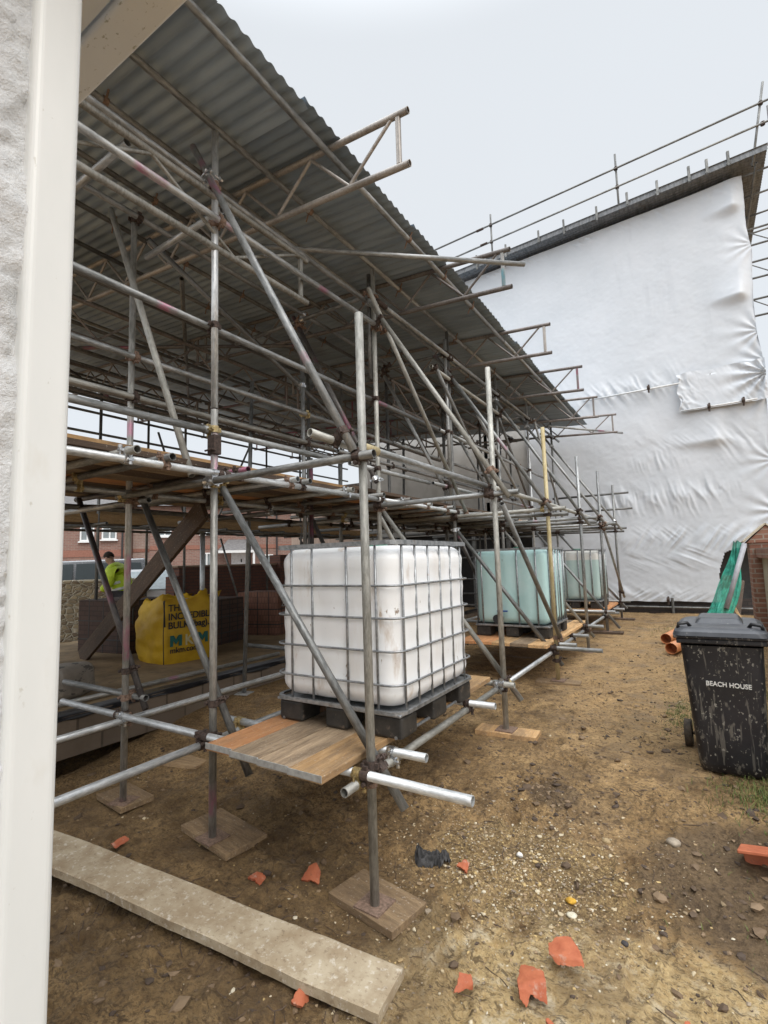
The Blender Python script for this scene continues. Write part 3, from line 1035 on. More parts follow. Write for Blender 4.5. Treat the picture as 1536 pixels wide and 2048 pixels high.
# cross transoms on every bay line
for i, y in enumerate(YS):
    lo_m = [GALV_BRIGHT, GALV_PALE, GALV, GALV, GALV_BRIGHT, GALV][i]
    zlo = [0.385, 0.39, 0.4, 0.42, 0.45, 0.48][i]
    x1 = [-0.95, -1.42, -1.01, -1.29, -1.37, -1.33][i]
    x0 = [-4.6, -3.9, -3.9, -3.9, -3.9, -3.9][i]
    tube('transom', (x0, y - 0.05, zlo), (x1, y - 0.05, zlo), lo_m)
    hi_m = [GALV_DARK, GALV, GALV_PALE, GALV_PINK, GALV, GALV_DARK][i]
    xr = [-1.43, -1.29, -1.31, -1.28, -1.26, -1.3][i]
    tube('transom', (-3.85, y - 0.05, 2.036), (xr, y - 0.05, 2.045), hi_m)
    if i > 1:
        tube('transom', (-3.95, y + 0.05, 2.03), (-1.35 + jit(0.05), y + 0.05, 1.98), GALV_DARK)
    if i > 0:
        tube('transom', (-4.85, y - 0.06, 4.31), (-2.75, y - 0.06, 4.31), GALV_DARK)
    tube('transom', (-4.8, y + 0.06, 0.5), (-3.6, y + 0.06, 0.5), GALV_DARK)
tube('transom', (-3.72, 2.32, 4.05), (-2.79, 2.32, 4.08), GALV_BRIGHT)
tube('transom', (-3.72, 1.6, 4.05), (-2.79, 1.6, 4.08), GALV_BRIGHT)
# board bearers under the deck, their open ends poking out over the bright ledger
for k, y in enumerate([0.7, 1.12, 1.6, 1.84, 2.42, 2.94, 3.08, 3.7, 4.2, 4.75, 5.3, 5.85, 6.4, 6.95, 7.5, 8.05, 8.6, 9.2, 9.8, 10.4, 11.0, 11.6]):
    m = (GALV, GALV_DARK, GALV_PALE, GALV_DARK, GALV_PINKD)[k % 5]
    tube('board_bearer', (-4.95 + jit(0.08), y, 2.13), (-2.64 + jit(0.03), y, 2.135), m)
for k, y in enumerate([2.3, 3.72, 5.0, 6.3, 7.6, 9.0, 10.4]):
    tube('board_bearer', (-5.2, y, 1.995), (-3.62 + jit(0.04), y, 2.0), (GALV, GALV_DARK)[k % 2])
# bearers that carry the three water tank platforms
for y0 in (2.52, 3.62, 6.5, 7.3, 10.35, 11.1):
    tube('board_bearer', (-2.95, y0, 0.385), (-1.36, y0 + 0.02, 0.386), GALV_BRIGHT if y0 < 4 else GALV)

# raking struts, upper set
rk = [((-2.95, 4.57), (-1.55, 2.07), 2.2, GALV_PINK, -0.0), ((-2.82, 4.3), (-1.37, 2.0), 4.27, GALV_PALE, 0), ((-2.93, 4.32), (-1.46, 2.02), 6.14, GALV_PINK, 0),
      ((-2.79, 4.2), (-1.38, 1.93), 8.09, GALV, 0), ((-2.9, 4.3), (-1.4, 2.0), 9.94, GALV, 0), ((-3.0, 4.4), (-1.39, 2.0), 11.92, GALV, 0)]
for (xa, za), (xb, zb), y, m, _ in rk:
    tube('raker', (xa, y - 0.01, za), (xb, y - 0.01, zb), m)
# lower set
for (xa, za), (xb, zb), y, m in (((-2.79, 2.05), (-1.37, 0.21), 2.31, GALV), ((-2.8, 2.04), (-1.4, 0.24), 4.39, GALV_PALE), ((-2.95, 2.1), (-1.48, 0.18), 6.27, GALV_DARK),
                                 ((-2.85, 2.03), (-1.45, 0.24), 8.21, GALV_PALE), ((-2.8, 2.04), (-1.33, 0.15), 10.06, GALV), ((-2.8, 2.06), (-1.42, 0.31), 12.04, GALV)):
    tube('raker', (xa, y, za), (xb, y, zb), m)
# inner struts between rows C, D and B
tube('raker', (-3.73, 2.31, 2.07), (-2.5, 2.31, 0.16), GALV_DARK)
tube('raker', (-4.66, 2.31, 2.1), (-3.6, 2.31, 0.42), GALV_PINKD)
tube('raker', (-3.97, 2.15, 4.48), (-2.85, 2.13, 2.08), GALV_PALE)
tube('raker', (-3.86, 4.27, 4.38), (-2.75, 4.27, 2.28), GALV_PINKD)
tube('raker', (-3.75, 4.4, 2.02), (-2.9, 4.4, 0.45), GALV_DARK)
tube('raker', (-3.86, 6.15, 4.38), (-2.8, 6.15, 2.3), GALV)
tube('raker', (-3.86, 8.09, 4.38), (-2.8, 8.09, 2.3), GALV_DARK)
for y in (6.3, 8.25, 10.1):
    tube('raker', (-3.75, y, 2.02), (-2.85, y, 0.45), GALV_DARK)
# face braces
tube('brace', (XB + 0.1, 4.08, 4.27), (XB + 0.1, 6.4, 2.1), GALV_PALE)
tube('brace', (XB + 0.1, 5.6, 3.92), (XB + 0.1, 7.38, 2.6), GALV_DARK)
tube('brace', (XB + 0.1, 7.0, 3.62), (XB + 0.1, 9.6, 2.2), GALV)
tube('brace', (XB + 0.1, 10.12, 4.3), (XB + 0.1, 12.15, 2.4), GALV)
tube('brace', (XB - 0.1, 8.3, 4.2), (XB - 0.1, 10.9, 2.0), GALV_DARK)
tube('brace', (XA + 0.055, 4.36, 1.96), (XA + 0.055, 6.24, 0.49), GALV_DARK)
tube('brace', (XA + 0.055, 9.9, 2.04), (XA + 0.055, 12.17, 0.55), GALV)
tube('brace', (XC - 0.06, 2.4, 4.3), (XC - 0.06, 6.0, 2.9), GALV_DARK)
tube('brace', (XB - 0.1, 4.5, 1.95), (XB - 0.1, 6.1, 0.4), GALV_PALE)
tube('brace', (XB - 0.1, 6.4, 1.95), (XB - 0.1, 8.0, 0.4), GALV_PINKD)
# short tail of tube by the near node
tube('butt_tube', (-1.72, 2.02, 2.17), (-1.64, 2.5, 2.12), GALV_PALE)
tube('guard_rail', (-2.2, 12.35, 2.5), (-1.2, 12.35, 2.5), GALV_DARK)
tube('guard_rail', (-2.9, 12.3, 2.85), (-1.25, 12.3, 2.85), GALV_DARK)

# base plates (parts of the scaffold)
for i, y in enumerate(YS):
    for X_, z_, m in ((XA, base_z[i], RUST), (XB, bz[i], RUST), (XC, bz[i], RUST)):
        if X_ != XA and i > 3:
            continue
        rz = random.uniform(-0.35, 0.35)
        mb = MB()
        mb.box((X_ + jit(0.01), y + jit(0.01), z_ + 0.002), (0.155, 0.155, 0.009), rz)
        mb.bar((X_, y, z_), (X_, y, z_ + 0.03), 0.0195, 12)
        mb.build('base_plate', m, scaf)
mb = MB()
mb.box((XD, 4.25, -0.028), (0.17, 0.17, 0.008), 0.3)
mb.build('base_plate', GALV_BRIGHT, scaf)
# joint sleeve with its plate on the first inner standard
mb = MB()
mb.rbox((XB, 2.25, 2.30), (0.075, 0.062, 0.135), 0.006)
mb.rbox((XB + 0.03, 2.215, 2.30), (0.045, 0.012, 0.1), 0.003)
mb.bar((XB - 0.045, 2.21, 2.26), (XB + 0.05, 2.2, 2.26), 0.007, 8)
mb.build('joint_sleeve', RUSTD, scaf)
# light sleeves on ledgers
for p, q, m in (((XA - 0.05, 2.30, 2.12), (XA - 0.05, 2.46, 2.12), GALV_YELLOW), ((XB - 0.05, 2.2, 2.411), (XB - 0.05, 2.33, 2.413), GALV), ((XB + 0.05, 4.33, 4.25), (XB + 0.05, 4.5, 4.25), RUSTD)):
    mb = MB()
    mb.bar(p, q, 0.029, 16)
    mb.build('sleeve_coupler', m, scaf, smooth=True)


# ------------------------------------------------------------------ couplers where tubes cross
def seg_closest(p1, q1, p2, q2):
    d1, d2, r = q1 - p1, q2 - p2, p1 - p2
    a, e, f = d1.dot(d1), d2.dot(d2), d2.dot(r)
    c, b = d1.dot(r), d1.dot(d2)
    den = a * e - b * b
    if den < 1e-6:
        return None
    s_ = (b * f - c * e) / den
    t_ = (a * f - b * c) / den
    if not (0 <= s_ <= 1 and 0 <= t_ <= 1):
        return None
    return p1 + d1 * s_, p2 + d2 * t_


def coupler_shape(mb, A, dA, B, dB, ra=0.0242, rb=0.0242):
    x = (B - A)
    if x.length < 1e-4:
        return
    x.normalize()
    for c, ax, sgn, rr in ((A, dA, 1, ra), (B, dB, -1, rb)):
        ax = ax.normalized()
        mb.ring(c, ax, rr + 0.0004, rr + 0.006, 0.046, 14)
        side = ax.cross(x).normalized()
        # hinge and bolt lugs
        for s_ in (1, -1):
            o_ = c + side * (rr + 0.012) * s_ - x * 0.006 * sgn
            q = Matrix((side * s_, ax, x)).transposed().to_4x4()
            q.translation = o_
            mb.box((0, 0, 0), (0.022, 0.03, 0.014), M=q)
        bolt = c + side * (rr + 0.014)
        mb.bar(bolt - x * 0.03 * sgn, bolt + x * 0.035 * sgn, 0.006, 7)
        mb.bar(bolt - x * 0.034 * sgn, bolt - x * 0.018 * sgn, 0.0115, 6)
    mid = (A + B) / 2
    q = Matrix((dA.cross(x).normalized(), dA.normalized(), x)).transposed().to_4x4()
    q.translation = mid
    mb.box((0, 0, 0), (0.04, 0.04, max(0.008, (B - A).length - 0.05)), M=q)


cands = []
for i in range(len(TUBES)):
    oa, a1, a2, ra = TUBES[i]
    for j in range(i + 1, len(TUBES)):
        ob, b1, b2, rb = TUBES[j]
        r_ = seg_closest(a1, a2, b1, b2)
        if r_ is None:
            continue
        A, B = r_
        d = (A - B).length
        if 0.03 < d < 0.092 and A.y > 1.0:
            cands.append(((A - EYE).length, A, (a2 - a1).normalized(), B, (b2 - b1).normalized(), oa))
cands.sort(key=lambda c: c[0])
loose = MB()
nr = ns = 0
for k, (dist, A, dA, B, dB, oa) in enumerate(cands):
    if dist > 14:
        continue
    right_angle = abs(dA.dot(dB)) < 0.25
    rr_ = random.random()
    m = ZINC if rr_ < 0.14 else (BRASS if rr_ < 0.26 else (RUST if rr_ < 0.6 else RUSTD))
    nm = 'right_angle_coupler' if right_angle else 'swivel_coupler'
    if (right_angle and nr >= 95) or (not right_angle and ns >= 95):
        coupler_shape(loose, A, dA, B, dB)
        continue
    nr, ns = nr + right_angle, ns + (not right_angle)
    mb = MB()
    coupler_shape(mb, A, dA, B, dB)
    mb.build(nm, m, oa)
if loose.v:
    o = loose.build('distant_couplers', RUSTD, scaf)
    o['kind'] = 'stuff'

# ------------------------------------------------------------------ temporary roof
ROOF_SLOPE = 0.075


def roof_z(x, z0=4.21):
    return z0 + ROOF_SLOPE * (-1.5 - x)


roof = thing('temporary_roof', 'corrugated grey temporary roof on lattice beams over the whole plot', 'roof', (-6, 6, 4.6))


def lattice(mb, a, b, h, r=0.02415, rl=0.013, pitch=0.62, end=0.06, first=0):
    """bottom chord a-b, top chord h above, lacing in zig-zag, square end posts"""
    a, b = Vector(a), Vector(b)
    up_ = Vector((0, 0, h))
    L = (b - a).length
    d = (b - a) / L
    mb.smooth = True
    for o_ in (Vector((0, 0, 0)), up_):
        mb.bar(a + o_, b + o_, r, 14, cap=False)
        for e, s_ in ((a, 1), (b, -1)):
            mb.ring(e + o_ + d * 0.004 * s_, d, r - 0.004, r, 0.008, 14)
            mb.bar(e + o_ + d * 0.12 * s_, e + o_ + d * 0.125 * s_, r - 0.001, 14)
    mb.smooth = False
    for e, s_ in ((a, 1), (b, -1)):
        p = e + d * 0.085 * s_
        q = Matrix((d, Vector((0, 0, 1)).cross(d).normalized(), Vector((0, 0, 1)))).transposed().to_4x4()
        q.translation = p + up_ / 2
        mb.cur = 1
        mb.rbox((0, 0, 0), (0.034, 0.03, h - 0.04), 0.004, seg=1, M=q)
        mb.cur = 0
    n = max(2, int(round((L - 0.3) / pitch)) // 2 * 2)
    st = (L - 0.3) / n
    mb.smooth = True
    for i in range(n):
        p, q_ = a + d * (0.13 + st * i), a + d * (0.17 + st * (i + 1))
        if i % 2 == first:
            mb.bar(p + up_, q_, rl, 8, cap=False)
        else:
            mb.bar(p, q_ + up_, rl, 8, cap=False)


beam_ys = [0.9, 2.85, 4.8, 6.74, 8.6, 10.5, 12.05]
beam_m = [ALU_D, ALU, ALU_D, ALU_D, ALU_D, ALU_D, ALU_D]
post_m = [ALU_D, ALU, ALU_BLUE, ALU, ALU_PINK, ALU_D, ALU_D]
tips = [-1.5, -1.49, -1.4, -1.48, -1.42, -1.49, -1.35]
for k, (y, m, tx) in enumerate(zip(beam_ys, beam_m, tips)):
    # two beams spliced end to end span the plot
    for x0, x1, mm in ((tx, -6.2, m), (-6.22, -11.1, ALU_PINK if k % 2 else ALU_D)):
        mb = MB()
        lattice(mb, (x0, y, roof_z(x0)), (x1, y, roof_z(x1)), 0.40, pitch=0.38)
        mb.build('roof_beam', [mm, post_m[k] if x0 == tx else mm], roof)
# a short ladder beam runs along the tall standards
mb = MB()
lattice(mb, (XB + 0.005, 3.24, 3.76), (XB + 0.005, 0.25, 3.69), 0.385)
mb.build('ladder_beam', [GALV_PALE, GALV_PALE], roof)
mb = MB()
lattice(mb, (XC - 0.05, 11.9, 3.86), (XC - 0.05, 6.4, 3.86), 0.385)
mb.build('ladder_beam', [ALU_D, ALU_D], roof)
for x_, y0_, y1_ in ((-5.6, 11.8, 6.2), (-5.6, 6.1, 0.6), (-7.9, 11.8, 6.2), (-7.9, 6.1, 0.6)):
    mb = MB()
    zc_ = roof_z(x_) - 0.47
    lattice(mb, (x_, y0_, zc_), (x_, y1_, zc_), 0.40, pitch=0.42)
    mb.build('ladder_beam', [ALU_D, ALU_D], roof)
for x_ in (-5.0, -6.3, -7.2, -8.6, -9.6):
    tube('runner', (x_, 0.3, roof_z(x_) - 0.06), (x_, 6.3, roof_z(x_) - 0.06), GALV_DARK, roof, reg=False, seg=12)
    tube('runner', (x_, 6.32, roof_z(x_) - 0.06), (x_, 12.2, roof_z(x_) - 0.06), GALV, roof, reg=False, seg=12)
PURL = [-2.19, -2.77, -3.25, -3.9, -4.55, -5.2, -5.85, -6.5, -7.15, -7.8, -8.45, -9.1, -9.75, -10.4, -10.9]
for k, x in enumerate(PURL):
    zt = roof_z(x) + 0.36
    m = GALV if k < 3 else GALV_DARK
    for ya, yb in ((0.1, 3.2), (3.22, 6.9), (6.92, 9.6), (9.62, 12.15)):
        tube('purlin', (x + jit(0.006), ya, zt), (x + jit(0.006), yb, zt), m, roof, reg=False, seg=12)
# plan braces under the beams
for p, q, m in (((-3.29, 3.06, 4.40), (-1.27, 4.82, 4.40), GALV), ((-2.59, 10.94, 4.3), (-1.32, 12.7, 4.3), GALV_PINK), ((-4.2, 3.0, 4.36), (-8.8, 6.5, 4.72), GALV_DARK), ((-4.4, 4.9, 4.4), (-8.5, 2.9, 4.7), GALV_PINKD),
                ((-4.0, 6.8, 4.36), (-8.0, 10.4, 4.66), GALV_DARK), ((-7.5, 2.9, 4.62), (-10.6, 6.6, 4.86), GALV_PINKD)):
    tube('plan_brace', p, q, m, roof, reg=False)
# corrugated sheets, 0.8 m cover, lapped
CW, NC, AMP = 0.8, 8, 0.011
xs_rows = [(-2.10, -5.35), (-5.2, -8.3), (-8.15, -11.15)]
for ri_, (x0, x1) in enumerate(xs_rows):
    yk = 0.05
    k = 0
    while yk < 12.1:
        per = CW / NC
        tt = np.linspace(0, CW + per * 0.55, 8 * NC + 6)
        rows = []
        dz = 0.006 * (k % 2) + 0.012 * ri_ + random.uniform(-0.002, 0.003)
        ex = random.uniform(-0.012, 0.012)
        for x in (x0 + ex, (x0 + x1) / 2, x1):
            row = []
            for t in tt:
                c = math.cos(2 * PI * t / per)
                c = math.copysign(abs(c) ** 0.8, c)
                row.append((x, yk + t, roof_z(x) + 0.445 + AMP * c + dz - 0.016 * t / CW))
            rows.append(row)
        mb = MB()
        mb.smooth = True
        mb.grid(rows)
        mb.build('roof_sheet', SHEET, roof)
        yk += CW
        k += 1
# sheet clips hanging under the purlins
clip = MB()
for x in PURL[:6]:
    for y in np.arange(0.9, 12, 0.8):
        if random.random() < 0.4:
            z = roof_z(x) + 0.36
            clip.ring((x, y, z), (0, 1, 0), 0.0245, 0.031, 0.035, 10)
            clip.bar((x - 0.02, y, z - 0.02), (x - 0.055, y + 0.01, z - 0.075), 0.007, 6)
            clip.bar((x + 0.02, y, z + 0.02), (x + 0.05, y, z + 0.075), 0.008, 6)
o = clip.build('sheet_clip', RUST, roof)
o['kind'] = 'stuff'


# ------------------------------------------------------------------ boards
def board(name, x0, x1, y0, y1, z, m, parent=None, th=0.038, rot=0.0, sag=0.0):
    mb = MB()
    c = ((x0 + x1) / 2, (y0 + y1) / 2, z + th / 2)
    mb.rbox(c, (x1 - x0 - 0.004, y1 - y0, th), 0.003, rot, seg=1)
    return mb.build(name, m, parent)


names_col = {id(WOOD): 'tan', id(WOOD_O): 'orange', id(WOOD_G): 'grey', id(WOOD_Y): 'yellowish'}
plat = [(-2.515, 1.99, 4.15, WOOD_O, 'orange stained scaffold board, inner edge of the near tank platform'), (-2.29, 1.97, 4.2, WOOD_G, 'grey worn scaffold board beside the orange one under the near tank'),
        (-2.065, 1.96, 4.18, WOOD_G, 'grey brown scaffold board, third from the inner side under the near tank'), (-1.84, 1.95, 4.24, WOOD, 'tan scaffold board at the outer edge of the near tank platform')]
for x0, y0, y1, m, lab in plat:
    b_ = board('scaffold_board', x0, x0 + 0.225, y0, y1, 0.412 + jit(0.0015), m)
    tag(b_, lab, 'board', 'boards under the near water tank')
    mb = MB()
    mb.rbox((x0 + 0.1125, y0 - 0.001, 0.438), (0.223, 0.004, 0.034), 0.001, seg=1)
    mb.build('end_band', ENDGREY, b_)
for q, (x0, m, lab) in enumerate(((-2.7, WOOD_O, 'orange board at the inner edge of the middle tank platform'), (-2.475, WOOD_O, 'second orange board of the middle tank platform'), (-2.25, WOOD, 'tan board beneath the middle of the middle tank'),
                                  (-2.025, WOOD_G, 'grey board of the middle tank platform'), (-1.8, WOOD, 'tan board at the outer edge of the middle tank platform'))):
    tag(board('scaffold_board', x0, x0 + 0.225, 5.98 + jit(0.02), 8.5 + jit(0.04), 0.412 + jit(0.001), m), lab, 'board', 'boards under the middle water tank')
for q, (x0, m, lab) in enumerate(((-2.7, WOOD_O, 'reddish board at the inner edge of the far tank platform'), (-2.475, WOOD, 'second board of the far tank platform'), (-2.25, WOOD, 'third board of the far tank platform'),
                                  (-2.025, WOOD_O, 'fourth board of the far tank platform'), (-1.8, WOOD_O, 'board at the outer edge of the far tank platform'))):
    tag(board('scaffold_board', x0, x0 + 0.225, 10.1 + jit(0.02), 12.4 + jit(0.04), 0.412 + jit(0.001), m), lab, 'board', 'boards under the far water tank')
# the working deck over the inner bays
dk = thing('working_deck', 'timber board deck with toe board laid on the upper scaffold tubes', 'deck', (-3.9, 6, 2.16))
for r_, (ya, yb) in enumerate(((0.2, 4.05), (4.0, 7.9), (7.85, 11.9))):
    for k in range(9):
        x0 = -2.87 - 0.232 * (k + 1)
        zz_ = 2.16 + (0.039 if r_ == 1 else 0)
        board('deck_board', x0, x0 + 0.225, ya + jit(0.05), yb + jit(0.06), zz_ + jit(0.001), (WOOD_D, WOOD_G, WOOD_D, WOOD_G, WOOD_O)[(k + r_ * 2) % 5], dk)
for ya, yb in ((0.3, 4.2), (4.22, 8.1), (8.12, 11.8)):
    mb = MB()
    mb.rbox((-3.70, (ya + yb) / 2, 2.315), (0.038, yb - ya, 0.225), 0.003, seg=1)
    mb.build('toe_board', WOOD, dk)

# sole boards under the standards (each a loose board on the mud)
soles = [((-1.56, 2.31), (0.45, 0.27), -0.17, -0.303, 'muddy sole board with rusty plate under the nearest outer post', WOOD_MUD), ((-2.80, 2.36), (0.56, 0.3), -0.16, -0.294, 'brown sole board under the bright inner post', WOOD_MUD),
         ((-3.86, 2.32), (0.4, 0.25), -0.1, -0.286, 'square sole board under the pink marked post', WOOD_MUD), ((-1.52, 4.33), (0.52, 0.2), 0.06, -0.042, 'sole board under the second outer post', WOOD),
         ((-1.53, 6.21), (0.5, 0.2), 0.1, -0.026, 'sole board under the yellowed third outer post', WOOD_MUD), ((-1.53, 8.15), (0.5, 0.21), -0.05, -0.02, 'sole board under the fourth outer post', WOOD_MUD),
         ((-1.53, 10.0), (0.52, 0.21), 0.05, 0.05, 'sole board under the fifth outer post', WOOD_D), ((-1.53, 11.98), (0.5, 0.21), 0.0, 0.07, 'sole board under the farthest outer post', WOOD_D),
         ((-4.0, 2.95), (0.5, 0.3), 0.2, -0.24, 'muddy board lying flat beneath the inner struts', WOOD_MUD)]
for (x, y), (lx, ly), rz, z, lab, m in soles:
    mb = MB()
    gs = sorted(ground_h(x + math.cos(rz) * lx * a_ - math.sin(rz) * ly * b_, y + math.sin(rz) * lx * a_ + math.cos(rz) * ly * b_) for a_ in (-.45, 0, .45) for b_ in (-.45, 0, .45))
    mb.rbox((x, y, z + 0.019), (lx, ly, 0.04), 0.004, rz, seg=2)
    tag(mb.build('sole_board', m, rot=Matrix.Rotation(rz, 4, 'Z')), lab, 'sole board', 'boards under the scaffold posts')

# the long dirty plank in the foreground
mb = MB()
mb.smooth = True
a0, a1 = Vector((-4.3, 1.515, -0.17)), Vector((-1.19, 1.855, -0.255))
dd = (a1 - a0)
nrm = Vector((-dd.y, dd.x, 0)).normalized()
N = 90
secs = []
for i in range(N + 1):
    t = i / N
    c = a0 + dd * t + Vector((0, 0, 0.028 * math.sin(PI * t) * (1 - t)))
    wv = 0.122 + 0.003 * math.sin(t * 23) + random.uniform(-0.001, 0.0025)
    th = 0.04
    secs.append([c - nrm * wv + Vector((0, 0, -th)), c - nrm * (wv - 0.001), c - nrm * (wv - 0.008) + Vector((0, 0, 0.004)), c + nrm * (wv - 0.008) + Vector((0, 0, 0.004)), c + nrm * wv, c + nrm * wv + Vector((0, 0, -th))])
mb.smooth = False
mb.grid(secs)
nsec = 6
for base in (0, N * nsec):
    mb.f.append(tuple(base + q for q in (range(6) if base else range(5, -1, -1))))
    mb.mi.append(0)
    mb.sm.append(False)
for i in range(N):
    mb.f.append((i * 6 + 5, (i + 1) * 6 + 5, (i + 1) * 6, i * 6))
    mb.mi.append(0)
    mb.sm.append(False)
tag(mb.build('timber_plank', PLANK), 'long mud caked plank lying across the foreground', 'plank')
# the sloping timber prop inside the plot
mb = MB()
p, q = Vector((-7.75, 3.95, 0.2)), Vector((-4.15, 3.25, 2.05))
ax = (q - p).normalized()
sd_ = Vector((0, 1, 0.0)).cross(ax).normalized()
Mq = Matrix((sd_, ax, sd_.cross(ax))).transposed().to_4x4()
Mq.translation = (p + q) / 2
mb.rbox((0, 0, 0), (0.225, (q - p).length, 0.05), 0.004, seg=1, M=Mq)
tag(mb.build('timber_prop', WOOD_D, rot=Mq.to_3x3().to_4x4()), 'wide brown timber leaning from the slab up to the deck', 'plank')

# ------------------------------------------------------------------ water tanks (IBC)
CAGE = mat('cage_steel', (0.22, 0.23, 0.235), (0.4, 0.41, 0.42), 30, 0.45, 0.7, 0.1, 0.002, spots=[((0.3, 0.2, 0.13), 12, 0.62, 0.72, (1, 1, 1), 0.6)])
TANK_W = mat('white_poly_tank', (0.82, 0.83, 0.83), (0.87, 0.87, 0.87), 3, 0.38, 0, 0.06, 0.004,
             spots=[((0.6, 0.5, 0.39), 2.6, 0.54, 0.8, (1, 1, 0.22), 0.5), ((0.2, 0.12, 0.06), 13, 0.66, 0.7, (1, 1, 0.6), 0.85), ((0.45, 0.34, 0.24), 7, 0.6, 0.72, (1, 1, 0.3), 0.6), ((0.3, 0.28, 0.26), 90, 0.68, 0.72, (1, 1, 1), 0.7)])
TANK_T = mat('green_tinted_tank', (0.42, 0.62, 0.6), (0.5, 0.69, 0.67), 2.5, 0.35, 0, 0.05, 0.004,
             spots=[((0.68, 0.75, 0.74), 1.6, 0.55, 0.75, (1, 1, 1), 0.5), ((0.2, 0.25, 0.22), 15, 0.68, 0.73, (1, 1, 0.4), 0.6)])


def tank_level_mat():
    nb = NB('half_full_tank')
    v = nb.coords('World')
    sp = nb.new('ShaderNodeSeparateXYZ')
    nb.link(v, sp.inputs[0])
    f = nb.ramp(nb.math('ADD', sp.outputs[2], nb.math('MULTIPLY', nb.noise(v, 6, 4), 0.02)), 1.39, 1.41)
    body = nb.mix(nb.ramp(nb.noise(v, 3, 5), 0.4, 0.7), (0.4, 0.53, 0.5), (0.5, 0.6, 0.57))
    col = nb.mix(f, body, (0.68, 0.67, 0.62))
    nb.color(col)
    nb.rough(0.4)
    return nb.m


TANK_H = tank_level_mat()
PALLET = mat('black_plastic_pallet', (0.02, 0.018, 0.016), (0.045, 0.04, 0.034), 14, 0.6, 0, 0.2, 0.003, spots=[((0.3, 0.22, 0.16), 16, 0.6, 0.72, (1, 1, 1), 0.45)])


